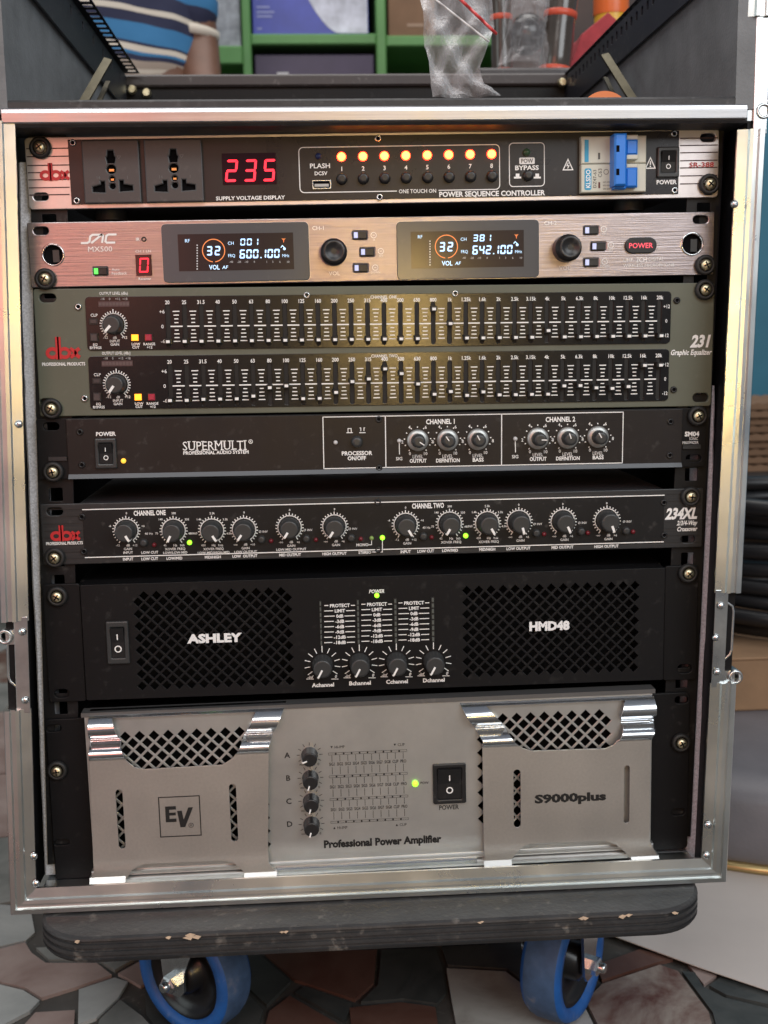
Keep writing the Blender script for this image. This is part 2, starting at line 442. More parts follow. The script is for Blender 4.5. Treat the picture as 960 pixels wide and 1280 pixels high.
def knob(u, px, py, rp, ln, ang, mats, kind='plain', y=-0.001, pw=0.13, pl=(0.35, 0.95)):
    """A rotary knob: skirt and cap, with its pointer as a sub-part. ang is clockwise from straight up, degrees."""
    x, z = u.l(px, py, -y); r = u.k(px, py, rp); key = (kind, round(r, 4), ln, mats[0].name)
    if key not in KN:
        mb = MB()
        if kind == 'plain':
            mb.lathe(0, 0, [(r * 1.0, 0), (r * 1.0, -0.001), (r * 0.95, -0.0016), (r * 0.90, -ln * 0.9), (r * 0.82, -ln), (r * 0.70, -ln)], 36, knurl=0.03)
        elif kind == 'volume':
            mb.lathe(0, 0, [(r * 1.0, 0), (r * 1.0, -ln * 0.55), (r * 0.97, -ln * 0.62), (r * 0.86, -ln * 0.64), (r * 0.84, -ln * 0.95), (r * 0.78, -ln), (r * 0.62, -ln * 0.99), (r * 0.5, -ln * 0.93), (r * 0.2, -ln * 0.91)], 48)
        elif kind == 'silver':
            mb.lathe(0, 0, [(r, 0), (r, -0.0016), (r * 0.92, -0.0022), (r * 0.78, -0.0028), (r * 0.66, -0.0030)], 36, cap=False)
            mb.mi = 1; mb.lathe(0, 0, [(r * 0.66, -0.0028), (r * 0.60, -ln * 0.9), (r * 0.54, -ln), (r * 0.35, -ln * 1.01)], 36, knurl=0.02)
        pm = MB(); rr = r * (0.56 if kind == 'silver' else 0.86 if kind == 'plain' else 0.8)
        pm.box(-r * pw / 2, r * pw / 2, -ln - 0.0005, -ln + 0.0004, rr * pl[0], rr * pl[1])
        if kind == 'plain': pm.box(-r * pw / 2, r * pw / 2, -ln + 0.0002, -ln * 0.25, r * 0.80, r * 0.97)
        KN[key] = (mb.mesh('knob', list(mats[:2]) if kind == 'silver' else [mats[0]]), pm.mesh('pointer', [mats[2]]))
    o = inst('knob', KN[key][0], u.root, (x, y, z), (0, math.radians(ang), 0))
    if kind != 'volume': inst('pointer', KN[key][1], o)
    return o
def ticks(u, mb, px, py, r0, r1, a0, a1, n, wd, y, long=None, step=None):
    x, z = u.l(px, py, -y); k = u.k(px, py, 1)
    for i in range(n):
        a = math.radians(a0 + (a1 - a0) * i / (n - 1)); R1 = r1
        if long and step and i % step == 0: R1 = long
        mb.line(x + math.sin(a) * r0 * k, z + math.cos(a) * r0 * k, x + math.sin(a) * R1 * k, z + math.cos(a) * R1 * k, wd * k, y)
def arc(u, mb, px, py, r, wd, a0, a1, y, n=30):
    x, z = u.l(px, py, -y); k = u.k(px, py, 1)
    mb.ringf(x, z, (r - wd / 2) * k, (r + wd / 2) * k, y, n, PI / 2 - math.radians(a1), PI / 2 - math.radians(a0))
def led(u, px, py, rp, mat, y=-0.001, name='indicator_light', rim=None):
    x, z = u.l(px, py, -y); r = u.k(px, py, rp); mb = MB()
    mb.lathe(0, 0, [(r, 0), (r, -r * 0.5), (r * 0.85, -r * 0.9), (r * 0.5, -r * 1.15), (r * 0.15, -r * 1.25)], 14)
    o = mb.obj(name, mat, u.root, (x, y, z))
    if rim:
        mb = MB(); mb.lathe(0, 0, [(r * 1.35, 0), (r * 1.3, -r * 0.35), (r * 1.0, -r * 0.4)], 16, cap=False); mb.obj('halo_ring', rim, o)  # glowing ring that stands in for the red halo around the light
    return o
def button(u, px, py, rp, mat, ln=0.004, y=-0.001, name='push_button'):
    x, z = u.l(px, py, -y); r = u.k(px, py, rp); mb = MB()
    mb.lathe(0, 0, [(r * 1.12, 0), (r * 1.12, -0.0006), (r, -0.0008), (r, -ln * 0.8), (r * 0.86, -ln), (r * 0.5, -ln * 1.02)], 20)
    return mb.obj(name, mat, u.root, (x, y, z))
def rocker(u, x0, y0, x1, y1, y=-0.001, on=True, fm=None, marks=None, sz=(0.18, 0.22)):
    """Rocker switch: bevelled frame, tilted rocker and its I / O marks."""
    a = u.rect(x0, y0, x1, y1, -y); wd = a[2] - a[0]; ht = a[3] - a[1]; cx, cz = (a[0] + a[2]) / 2, (a[1] + a[3]) / 2
    fr = empty('power_switch', (cx, y, cz), u.root)
    ow, oh = wd / 2, ht / 2; iw, ih = ow - wd * sz[0], oh - ht * sz[1] * 0.7
    o = plate('frame', rrect(-ow, -oh, ow, oh, wd * 0.05, 2), [rrect(-iw, -ih, iw, ih, wd * 0.02, 1)], -0.0024, 0.0030, fm or KNOB, fr, 0.0009)
    mb = MB(); b = 0.0002; iw -= b; ih -= b
    f = [(-iw, -ih, -0.0010 if on else -0.0042), (iw, -ih, -0.0010 if on else -0.0042), (iw, 0, -0.0016), (-iw, 0, -0.0016), (iw, ih, -0.0044 if on else -0.001), (-iw, ih, -0.0044 if on else -0.001)]
    vs = [(p[0], p[2], p[1]) for p in f] + [(p[0], 0.002, p[1]) for p in f]
    mb.add(vs, [(0, 1, 2, 3), (3, 2, 4, 5), (0, 6, 7, 1), (1, 7, 8, 2), (2, 8, 10, 4), (4, 10, 11, 5), (5, 11, 9, 3), (3, 9, 6, 0)])
    mb.obj('rocker', DKNOB, fr)
    mb = MB(); sg = ht * 0.055
    def yy(zz): 
        t = abs(zz) / ih
        e = (0.0044 if on else 0.001) if zz > 0 else (0.001 if on else 0.0042)
        return -(0.0016 + (e - 0.0016) * t) - 0.0003
    z1 = ih * 0.45; mb.box(-sg * 0.22, sg * 0.22, yy(z1) - 0.0001, yy(z1) + 0.0006, z1 - sg * 1.5, z1 + sg * 1.5)
    z1 = -ih * 0.42; mb.ringf(0, z1, sg * 1.0, sg * 1.5, yy(z1) - 0.0004, 20)
    mb.obj('switch_marks', marks or WHITE, fr)
    return fr
def dbx(mb, x, z, wd, ht, y):
    """Red three-letter logo: round bowls with tall stems and a rounded x."""
    t = wd * 0.105; r = wd * 0.135; zb = z - ht / 2 + r
    def bowl(cx):
        mb.stroke([(cx + r * 1.12 * math.cos(a), zb + r * 0.95 * math.sin(a)) for a in [2 * PI * k / 20 for k in range(20)]], t, y, True)
    xd, xb, xx = x - wd * 0.30, x + wd * 0.06, x + wd * 0.37
    bowl(xd); bowl(xb)
    mb.line(xd + r * 1.12, z - ht / 2 - t / 2, xd + r * 1.12, z + ht / 2, t, y - 0.0001)
    mb.line(xb - r * 1.12, z - ht / 2 - t / 2, xb - r * 1.12, z + ht / 2, t, y - 0.0001)
    q = r * 1.05
    mb.stroke([(xx - q, zb + r), (xx - q * 0.3, zb + r * 0.5), (xx, zb), (xx - q * 0.3, zb - r * 0.5), (xx - q, zb - r)], t, y)
    mb.stroke([(xx + q, zb + r), (xx + q * 0.3, zb + r * 0.5), (xx + t * 0.3, zb), (xx + q * 0.3, zb - r * 0.5), (xx + q, zb - r)], t, y)
def frame_line(mb, x0, z0, x1, z1, r, wd, y): mb.stroke(rrect(x0, z0, x1, z1, r, 5), wd, y, True)

# ================================================================== unit 1: power sequence controller
u = Unit('power_sequencer', 'silver-edged power sequence controller with eight lit orange lights and red voltage display', 'sequencer',
         (29, 172), (901, 159), (35, 262), (898, 247))
W2, H2 = UW / 2, u.h / 2
plate('front_panel', rrect(-W2, -H2, W2, H2, 0.003), [earslot(u, 51, 246), earslot(u, 885, 172)], 0, 0.003, SILVER, u.root, 0.0005)
u.chassis()
fx0, fz0, fx1, fz1 = u.quad4((85, 175), (848, 163), (89, 257), (849, 241), 0.001)
plate('black_face', [(fx0, fz0), (fx1, fz0), (fx1, fz1), (fx0, fz1)], [], -0.0010, 0.0009, GLOSSB, u.root, 0.0002)
YP = -0.0013
mb = MB()
for (a, b, ys) in ((33, 87, (186, 196, 207, 216, 225, 235, 244)), (850, 900, (173, 182, 191, 201, 210, 220, 230))):
    for yv in ys:
        p = u.l(a, yv); q = u.l(b, yv); z = p[1]
        mb.line(max(p[0], -W2 + 0.001), z, min(q[0], W2 - 0.001), z, 0.0007, -0.0003)
mb.obj('ear_lines', M('brown_black_print', (0.06, 0.03, 0.03), 0.6), u.root)
mb = MB(); x, z = u.l(67.5, 214); dbx(mb, x, z, u.k(69, 214, 36), u.k(69, 214, 20), -0.0006); u.t(mb, 'SR-388', 877, 205.8, 5.6, 31, y=-0.0006, bold=0.01); mb.obj('red_lettering', REDP, u.root)
# socket modules
for i, px0 in enumerate((101.5, 179.5)):
    a = u.rect(px0, 175.5 - i, px0 + 76, 253.5 - i * 1.5, 0.003); cx = (a[0] + a[2]) / 2; cz = (a[1] + a[3]) / 2; k = (a[2] - a[0]) / 76
    so = empty('socket', (cx, -0.001, cz), u.root); hw, hh = (a[2] - a[0]) / 2, (a[3] - a[1]) / 2
    hl = [[(-3.5 * k, 27 * k), (-4.5 * k, 20 * k), (-6 * k, 18 * k), (-4.5 * k, 11 * k), (4.5 * k, 11 * k), (6 * k, 18 * k), (4.5 * k, 20 * k), (3.5 * k, 27 * k)],
          circ(0, 3 * k, 6 * k, 14), circ(0.5 * k, -10 * k, 3.6 * k, 12), circ(0.5 * k, -19 * k, 3.8 * k, 12),
          [(-26 * k, -26 * k), (-26 * k, -20 * k), (-15 * k, -17 * k), (-15 * k, -13 * k), (-10 * k, -13 * k), (-10 * k, -27 * k)],
          [(10 * k, -26 * k), (10 * k, -12 * k), (15 * k, -12 * k), (15 * k, -17 * k), (27 * k, -19 * k), (27 * k, -25 * k)]]
    plate('socket_face', rrect(-hw, -hh, hw, hh, 1.5 * k, 2), hl, -0.0035, 0.0034, GREYP, so, 0.0009)
    mb = MB(); mb.quad(-hw * 0.9, hw * 0.9, -hh * 0.9, hh * 0.9, -0.0003); mb.obj('socket_well', HOLE, so)
    mb = MB()
    mb.box(-3.2 * k, 3.2 * k, -0.0022, -0.0006, 0.5 * k, 3.5 * k); mb.box(-1.6 * k, 2.4 * k, -0.0022, -0.0006, -11.5 * k, -9 * k); mb.obj('contact', M('brass', (0.75, 0.5, 0.2), 0.3, metal=1), so)
    mb = MB(); mb.text('14', -18 * k, -8 * k, 4 * k, -0.0037); mb.text('1', 21 * k, -8 * k, 4 * k, -0.0037)
    mb.line(8.5 * k, 20 * k, 11 * k, 16 * k, k * 0.7, -0.0037); mb.line(11 * k, 16 * k, 13.5 * k, 20 * k, k * 0.7, -0.0037); mb.line(8.5 * k, 20 * k, 13.5 * k, 20 * k, k * 0.7, -0.0037)
    mb.obj('socket_marks', M('grey_print', (0.14, 0.14, 0.14), 0.6), so)
# voltage display
a = u.rect(277, 192, 346, 230, 0.001)
mb = MB(); mb.box(a[0], a[2], -0.0016, -0.0005, a[1], a[3]); dsp = mb.obj('display_window', M('dark_red_acrylic', (0.028, 0.004, 0.006), 0.10), u.root)
mb = MB(); x, z = u.l(289.5, 213.5, 0.0017); k = u.k(300, 213, 1); mb.seg('235', x, z, 14.5 * k, 27 * k, -0.0019, 23.6 * k, th=0.115); mb.obj('digits', L_SEG, dsp)
# white lettering
mb = MB()
u.t(mb, 'SUPPLY VOLTAGE DISPLAY', 313, 247.3, 4.6, 86, y=YP, bold=0.025)
a = u.quad4((373.5, 185), (624, 180), (375, 241.5), (625, 236), 0.0013)
P = rrect(*a, 0.003, 5)
gx0, gx1 = u.l(496, 239)[0], u.l(548, 239)[0]
P2 = [p for p in P]
mb.stroke([(gx1, a[1])] + P[:6][0:] + P[6:12] + P[12:18] + P[18:] + [(gx0, a[1])], 0.0006, YP)
u.t(mb, 'ONE TOUCH ON', 522, 238.8, 4.6, 47, y=YP, bold=0.01)
u.t(mb, 'POWER SEQUENCE CONTROLLER', 615, 241.8, 6.2, 132, y=YP, bold=0.03)
u.t(mb, 'PLASH', 400, 207.2, 5.6, 26, y=YP, bold=0.02); u.t(mb, 'DC5V', 401, 216.6, 4.4, 16, y=YP, bold=0.02)
for i in range(8): u.t(mb, str(i + 1), 427.2 + 26.75 * i, 211 - i * 0.55, 5.2, y=YP, bold=0.02)
a = u.rect(636.5, 179, 680.5, 232.5, 0.0013); frame_line(mb, *a, 0.0026, 0.0006, YP)
a = u.rect(649, 197, 668.5, 205, 0.0013); mb.poly(rrect(*a, 0.0008, 2), YP)
u.t(mb, 'BYPASS', 658.5, 209.5, 5.4, 30, y=YP, bold=0.03)
for px in (647, 671.5):
    x, z = u.l(px, 220.5, 0.0013); k = u.k(px, 220, 1)
    mb.quad(x - 4.5 * k, x + 4.5 * k, z - 2.5 * k, z - 0.3 * k, YP); mb.quad(x - 2.3 * k, x + 2.3 * k, z - 0.3 * k, z + 3.4 * k, YP)
for px, py in ((710, 206.5), (813, 204.5)):
    x, z = u.l(px, py, 0.0013); k = u.k(px, py, 1)
    mb.stroke([(x - 6 * k, z - 5.5 * k), (x + 6 * k, z - 5.5 * k), (x, z + 7 * k)], 1.3 * k, YP, True)
    if px < 750: mb.stroke([(x + 0.4 * k, z + 3 * k), (x - 1.4 * k, z - 0.6 * k), (x + 1.3 * k, z - 0.6 * k), (x - 0.5 * k, z - 4 * k)], 1.1 * k, YP)
    else: mb.line(x, z + 3 * k, x, z - 1.6 * k, 1.4 * k, YP); mb.disc(x, z - 3.4 * k, 0.9 * k, YP, 8)
u.t(mb, 'POWER', 833, 227.5, 5, 25, y=YP, bold=0.03)
mb.obj('white_lettering', WHITE, u.root)
mb = MB(); u.t(mb, 'POW', 658.7, 201, 5, 15, y=YP - 0.0001, bold=0.01); mb.obj('dark_lettering', BLACKP, u.root)
for i in range(8):
    led(u, 426.8 + 26.8 * i, 196 - i * 0.48, 4.3, L_OR, rim=L_RED)
    button(u, 427.3 + 26.8 * i, 224 - i * 0.5, 6.4, DKNOB, 0.005)
led(u, 398, 195.5, 4, M('dark_blue_lens', (0.02, 0.03, 0.10), 0.2)); led(u, 658, 190.5, 4.6, M('dark_green_lens', (0.05, 0.10, 0.05), 0.3)); button(u, 660, 219.5, 6, DKNOB, 0.004)
a = u.rect(390, 225.5, 414, 236.5, 0.001); usb = empty('usb_port', ((a[0] + a[2]) / 2, -0.001, (a[1] + a[3]) / 2), u.root); hw, hh = (a[2] - a[0]) / 2, (a[3] - a[1]) / 2
plate('shell', rrect(-hw, -hh, hw, hh, 0.0003, 1), [rrect(-hw * 0.88, -hh * 0.72, hw * 0.88, hh * 0.72, 0.0002, 1)], -0.0016, 0.0016, ZINC, usb, 0.0002)
mb = MB(); mb.quad(-hw * 0.9, hw * 0.9, -hh * 0.8, hh * 0.8, -0.0003); mb.obj('well', HOLE, usb)
mb = MB(); mb.box(-hw * 0.75, hw * 0.75, -0.0013, -0.0004, -hh * 0.45, hh * 0.15); mb.obj('tongue', M('usb_tongue', (0.45, 0.45, 0.43), 0.5), usb)
# circuit breaker
cb = u.rect(725, 173, 805.5, 239, 0.003); cx, cz = (cb[0] + cb[2]) / 2, (cb[1] + cb[3]) / 2; k = (cb[2] - cb[0]) / 80
br = empty('circuit_breaker', (cx, -0.001, cz), u.root)
CREAM = M('cream_breaker_plastic', (0.62, 0.62, 0.52), 0.45, dust=0.05); BLUEP = M('blue_toggle_plastic', (0.02, 0.20, 0.72), 0.35)
mb = MB(); mb.bbox(-40 * k, 40 * k, -0.006, 0.002, 1.0 * k, 33 * k, 0.0006); mb.bbox(-40 * k, 40 * k, -0.006, 0.002, -33 * k, 0.2 * k, 0.0006); mb.obj('breaker_body', CREAM, br)
mb = MB(); mb.bbox(13 * k, 27 * k, -0.0115, -0.004, 4 * k, 10 * k, 0.0004); mb.bbox(13 * k, 27 * k, -0.0115, -0.004, 27 * k, 32.5 * k, 0.0006); mb.bbox(13 * k, 27 * k, -0.0115, -0.004, -6 * k, -1 * k, 0.0006); mb.obj('toggle_housing', CREAM, br)
for z0, z1 in ((9, 27), (-29, -6)):
    mb = MB(); mb.bbox(12 * k, 26.5 * k, -0.0125, -0.005, z0 * k, z1 * k, 0.0012); mb.obj('toggle', BLUEP, br)
mb = MB(); mb.bbox(-5 * k, 10 * k, -0.019, -0.005, -28 * k, 32.5 * k, 0.0012); mb.bbox(-3 * k, 12 * k, -0.013, -0.005, -31 * k, 29 * k, 0.0008)
hd = mb.obj('toggle_handle', BLUEP, br)
mb = MB(); mb.quad(-3 * k, 0.8 * k, 11 * k, 18.5 * k, -0.0192); mb.quad(-3 * k, 0.8 * k, -16 * k, -8.5 * k, -0.0192); mb.obj('handle_holes', HOLE, hd)
mb = MB(); TEAL = M('teal_print', (0.03, 0.33, 0.55), 0.5)
mb.quad(-36 * k, -31 * k, 3 * k, 29 * k, -0.0062); mb.poly(rrect(-36 * k, -30 * k, -27.5 * k, -4.5 * k, 2 * k, 2), -0.0062); mb.obj('teal_label', TEAL, br)
mb = MB(); mb.text('KLSDO', -31.7 * k, -17 * k, 5.5 * k, -0.0064, wd=22 * k, rot=PI / 2, bold=0.02); mb.obj('label_lettering', WHITE, br)
mb = MB(); mb.text('DZ47-63', -23.5 * k, -17 * k, 4 * k, -0.0062, wd=22 * k, rot=PI / 2); mb.text('C63', -17 * k, -10 * k, 4.4 * k, -0.0062, wd=11 * k, rot=PI / 2); mb.ringf(-9.5 * k, -9 * k, 2.6 * k, 3.2 * k, -0.0062, 16)
for i, zz in enumerate((-21, -25, -29)): mb.text('400V 6000', -9 * k, zz * k, 1.7 * k, -0.0062, wd=9 * k)
mb.quad(-19.5 * k, -17 * k, 6 * k, 13.5 * k, -0.0062); mb.obj('breaker_lettering', M('dark_grey_print', (0.10, 0.10, 0.09), 0.6), br)
mb = MB(); mb.quad(-19 * k, -16.8 * k, -28 * k, -21 * k, -0.0063); mb.obj('red_flag', M('dark_red_flag', (0.12, 0.02, 0.02), 0.5), br)
rocker(u, 821, 184, 848, 222, y=-0.001, on=True)
screw(u, 49.5, 184); screw(u, 887.5, 230)
for px, py in ((91, 178.5), (96, 251), (472.5, 172.8), (474.5, 246.5), (842.5, 167), (843, 238)): fscrew(u, px, py, me=FSCREWZ)
for px in (130, 800):
    x = u.l(px, 262)[0]; mb = MB(); mb.tube([(x, 0.03, -H2 + 0.003), (x, 0.03, -H2 - 0.0055)], 0.011, 16); mb.obj('foot', RUBBER, u.root)

# ================================================================== unit 2: wireless receiver
u = Unit('wireless_receiver', 'brushed metal wireless microphone receiver with two blue-lit displays and black volume knobs', 'receiver',
         (33, 279), (894, 265), (37, 359), (893, 343), 0.0440)
H2 = u.h / 2
hl = [earslot(u, 51, 288.5), earslot(u, 876, 274.5), circ(*u.l(66.5, 318.5), u.k(66, 318, 12)), circ(*u.l(865, 305), u.k(865, 305, 12))]
for px, py in ((450, 294), (459, 315), (451, 335), (739, 288), (748, 308), (739, 328), (125.5, 339)):
    hl.append(rrect(*u.rect(px - 9.5, py - 5.2, px + 9.5, py + 5.2), 0.0006, 2))
plate('front_panel', rrect(-W2, -H2, W2, H2, 0.0012), hl, 0, 0.003, BRUSH, u.root, 0.0006)
u.chassis(depth=0.22)
mb = MB(); mb.box(-0.231, 0.231, 0.0024, 0.0029, -H2 + 0.002, H2 - 0.002); mb.obj('backing', HOLE, u.root)
for px, py in ((66.5, 318.5), (865, 305)):
    x, z = u.l(px, py); mb = MB(); k = u.k(px, py, 1)
    mb.lathe(x, z, [(14.2 * k, 0.0005), (14.2 * k, -0.0008), (13.4 * k, -0.0014), (12.2 * k, -0.001), (11.8 * k, 0.0022)], 32, cap=False); mb.obj('antenna_bushing', CHROME, u.root)
    mb = MB(); mb.box(x - 1 * k, x + 7 * k, 0.0012, 0.0023, z - 9 * k, z + 6 * k); mb.obj('antenna_socket', KNOB, u.root)
BEZ = M('grey_gloss_acrylic', (0.085, 0.088, 0.095), 0.20, spec=0.5, dust=0.1)
LCDB = M('lcd_glass', (0.028, 0.018, 0.018), 0.18)
for i, (tl, tr, bl, br_, lc, dx, dy, chn, frq) in enumerate((
        ((200.5, 280), (386, 277), (205, 353.5), (387, 350.5), ((222, 293), (367, 290.5), (224, 339.5), (367, 336)), 0, 0, '001', '600.100'),
        ((495, 278), (675, 273), (497, 351.5), (673, 345), ((513, 291), (655, 286), (514.5, 337), (654.5, 332)), 291, -5, '381', '642.100'))):
    a = u.quad4(tl, tr, bl, br_, 0.0018); d = empty('display', ((a[0] + a[2]) / 2, 0, (a[1] + a[3]) / 2), u.root)
    hw, hh = (a[2] - a[0]) / 2, (a[3] - a[1]) / 2; ox, oz = d.location.x, d.location.z
    plate('bezel', rrect(-hw, -hh, hw, hh, 0.003), [], -0.0016, 0.0016, BEZ, d, 0.0005)
    mb = MB(); mb.stroke(rrect(-hw, -hh, hw, hh, 0.003), 0.0006, -0.0002, True); mb.obj('bezel_trim', SILVER, d)
    a = u.quad4(*lc, 0.0018); mb = MB(); mb.box(a[0] - ox, a[2] - ox, -0.0018, -0.0010, a[1] - oz, a[3] - oz); lcd = mb.obj('screen', LCDB, d)
    k = u.k(300 + dx, 315, 1); Y = -0.0020
    def q(px, py): 
        p = u.l(px + dx, py + dy - (px - 234) * 0.0 , 0.002); return p[0] - ox, p[1] - oz
    mb = MB()
    mb.text('RF', *q(234, 301), 4 * k, Y); mb.text('CH', *q(288.5, 304), 3.8 * k, Y); mb.text('FRQ', *q(289.5, 319.5), 3.8 * k, Y, wd=9 * k); mb.text('MHz', *q(357, 319.5), 3.6 * k, Y, wd=9 * k)
    x, z = q(261.8, 313.5); mb.seg('32', x, z, 7 * k, 11.5 * k, Y, 10 * k, th=0.17, shear=0.06)
    mb.text('VOL', *q(268, 334), 5.6 * k, Y, wd=13 * k, bold=0.02); mb.text('AF', *q(281.5, 334), 4 * k, Y, wd=7 * k, bold=0.01, shear=0.15)
    x, z = q(303.5, 302.5); mb.seg(chn, x, z, 6 * k, 8.4 * k, Y, 8.2 * k, th=0.17, shear=0.08)
    x, z = q(303, 317.5); mb.seg(frq[:3], x, z, 6.8 * k, 11 * k, Y, 8.3 * k, th=0.17, shear=0.08); mb.quad(x + 22.2 * k, x + 23.8 * k, z - 5.5 * k, z - 4 * k, Y)
    mb.seg(frq[4:], x + 26.5 * k, z, 6.8 * k, 11 * k, Y, 8.3 * k, th=0.17, shear=0.08)
    mb.stroke([q(351, 309.5), q(353, 307), q(356, 310)], 1.0 * k, Y); x, z = q(355.5, 311); mb.disc(x, z, 1.8 * k, Y, 8)
    mb.obj('screen_digits', L_LCD, lcd)
    mb = MB()
    for j in range(10): x, z = q(246.5, 306.5 + j * 3.3); mb.quad(x - 0.8 * k, x + 0.8 * k, z - 0.8 * k, z + 0.8 * k, Y)
    for t_, px in zip(('-40', '-20', '-10', '0', '1', '3', '6', '10'), (289, 299, 308, 318, 333.5, 341, 350, 360)): mb.text(t_, *q(px, 327.3), 2.4 * k, Y)
    mb.obj('screen_scale', M('dim_lcd_print', (0.5, 0.5, 0.5), 0.5, emit=(0.6, 0.6, 0.65), es=0.22), lcd)
    mb = MB(); x, z = q(267, 313.2); mb.ringf(x, z, 13.3 * k, 14.4 * k, Y, 40, -PI / 2 + 0.12, 1.5 * PI - 0.12)
    x, z = q(354.5, 300); mb.stroke([(x - 2 * k, z + 2 * k), (x, z - 0.5 * k), (x + 2 * k, z + 2 * k)], 0.8 * k, Y); mb.line(x, z + 2 * k, x, z - 3 * k, 0.8 * k, Y); mb.obj('screen_ring', L_RING, lcd)
for px, py, n in ((417, 316, 1), (707, 311, 2)):
    knob(u, px, py, 16.5, 0.017, 0, (DKNOB, DKNOB, WHITE), 'volume', y=-0.0005)
LCAP = M('lit_blue_cap', (0.62, 0.68, 0.95), 0.4, emit=(0.55, 0.62, 1.0), es=0.35)
def lever(px, py, cap):
    x, z = u.l(px, py, 0.001); k = u.k(px, py, 1); o = empty('rocker_button', (x, 0, z), u.root)
    mb = MB(); mb.bbox(-8.6 * k, 8.6 * k, -0.0016, 0.002, -4.6 * k, 4.6 * k, 0.0005); mb.obj('button_body', DKNOB, o)
    mb = MB(); mb.bbox(-7.8 * k, -2.8 * k, -0.0021, -0.001, -3.6 * k, 3.6 * k, 0.0003); mb.obj('lit_cap', cap, o)
for px, py in ((450, 294), (459, 315), (451, 335), (739, 288), (748, 308), (739, 328)): lever(px, py, LCAP)
lever(125.5, 339, L_GRN2)
mb = MB(); YP = -0.0004
x, z = u.l(124, 298.5); k = u.k(124, 298, 1); t_ = 2.6 * k
# three-letter slanted logo
sl = lambda pts: [(x + (p[0] + p[1] * 0.22) * k, z + p[1] * k) for p in pts]
mb.stroke(sl([(-22, -5), (-14, -5), (-11.5, -3.5), (-11.5, 3), (-9, 5), (-4, 5), (-1, 5)]), t_, YP)
mb.stroke(sl([(-9, -5.2), (-3, 0), (2.5, 5), (3.5, 5)]), t_, YP)
mb.stroke(sl([(-1, 5), (3, 5), (4.5, 3.5), (4.5, -5.2)]), t_, YP)
mb.stroke(sl([(21, 5), (11, 5), (8.5, 3.5), (8.5, -3.5), (10.5, -5), (21, -5)]), t_, YP)
u.t(mb, 'MX500', 125, 311.3, 6.4, 31, y=YP)
u.t(mb, 'IR', 172, 299, 3.8, y=YP, bold=0.02); u.t(mb, 'CH 1 LN', 179, 314, 3, 20, y=YP); u.t(mb, 'Receiver', 181, 348.4, 3, 16, y=YP, bold=0.01)
u.t(mb, 'Auto', 144.5, 336.8, 3.2, y=YP); u.t(mb, 'Feedback', 149, 341.6, 3.6, 19, y=YP)
u.t(mb, 'CH-1', 398, 285, 4.8, 16, y=YP, bold=0.01); u.t(mb, 'CH-2', 688, 278.7, 4.8, 16, y=YP, bold=0.01)
u.t(mb, 'VOL', 418, 341.7, 4.8, 14, y=YP, bold=0.01); u.t(mb, 'VOL', 706, 335, 4.8, 14, y=YP, bold=0.01)
for px, py, tx in ((467, 294, 'IR'), (476, 314, 'SET'), (469, 334.5, 'DOWN'), (754.5, 286.5, 'UP'), (763.5, 306.5, 'SET'), (755.5, 327, 'DOWN')):
    xx, zz = u.l(px, py); kk = u.k(px, py, 1); mb.ringf(xx, zz, 3.0 * kk, 3.8 * kk, YP, 18); mb.line(xx - 1.4 * kk, zz, xx + 1.4 * kk, zz, 0.8 * kk, YP)
    u.t(mb, tx, px + 0.5, py + 6, 2.4, y=YP)
u.t(mb, 'UHF', 785, 325, 4.4, 12, y=YP); u.t(mb, '2CH', 802, 324.6, 6, 14, y=YP, bold=0.01); u.t(mb, 'DIGITAL', 820, 323.7, 4.4, 19, y=YP); u.t(mb, 'WIRELESS MICROPHONE', 811, 331.6, 3.5, 64, y=YP)
mb.obj('white_lettering', WHITE, u.root)
mb = MB(); x, z = u.l(180, 299); mb.lathe(x, z, [(0.0018, 0), (0.0018, -0.0006), (0.001, -0.0008), (0.0009, 0.0002)], 14); mb.obj('infrared_window', DKNOB, u.root)
a = u.rect(169, 318.5, 190.5, 344.5, 0.001); mb = MB(); mb.box(a[0], a[2], -0.0012, 0.001, a[1], a[3]); dg = mb.obj('display_window', MATS['dark_red_acrylic'], u.root)
mb = MB(); x, z = u.l(180, 331.5, 0.0013); k = u.k(180, 331, 1); mb.seg('0', x, z, 11.5 * k, 18 * k, -0.0015, 0, th=0.10, shear=0.10); mb.obj('digit', L_SEG, dg)
a = u.rect(781, 297, 820.5, 316.5, 0.001); o = plate('power_button', rrect(*a, 0.0055, 6), [], -0.0022, 0.003, DKNOB, u.root, 0.0007)
mb = MB(); u.t(mb, 'POWER', 801, 306.8, 6, 30, y=-0.0025, bold=0.02); mb.obj('lit_lettering', L_POW, o)
screw(u, 56, 348.5); screw(u, 882.5, 331)
# ================================================================== unit 3: graphic equalizer
u = Unit('graphic_equalizer', 'olive grey two-channel graphic equalizer with two rows of small sliders', 'equalizer',
         (44, 360), (895, 353), (48, 522), (887, 508), 0.0885)
H2 = u.h / 2
plate('front_panel', rrect(-W2, -H2, W2, H2, 0.002), [earslot(u, 59.5, 372.5, 21, 11), earslot(u, 59.5, 503, 19, 10), earslot(u, 876, 497, 20, 11), earslot(u, 882, 362, 19, 10)], 0, 0.003, OLIVE, u.root, 0.0006)
u.chassis(depth=0.17)
FREQ = ['20', '25', '31.5', '40', '50', '63', '80', '100', '125', '160', '200', '250', '315', '400', '500', '630', '800', '1k', '1.25k', '1.6k', '2k', '2.5k', '3.15k', '4k', '5k', '6.3k', '8k', '10k', '12.5k', '16k', '20k']
V1 = [18] * 31; V1[16] = -18; V1[17] = 0; V1[23] = 10
V2 = [17, 17, 16, 16, 16, 13, 3, 1, 17, 17, 10, -3, -6, -18, -12, 1, 14, 11, 16, 12, 16, 16, 16, 16, 6, 6, 9, 10, 8, -18, -18]
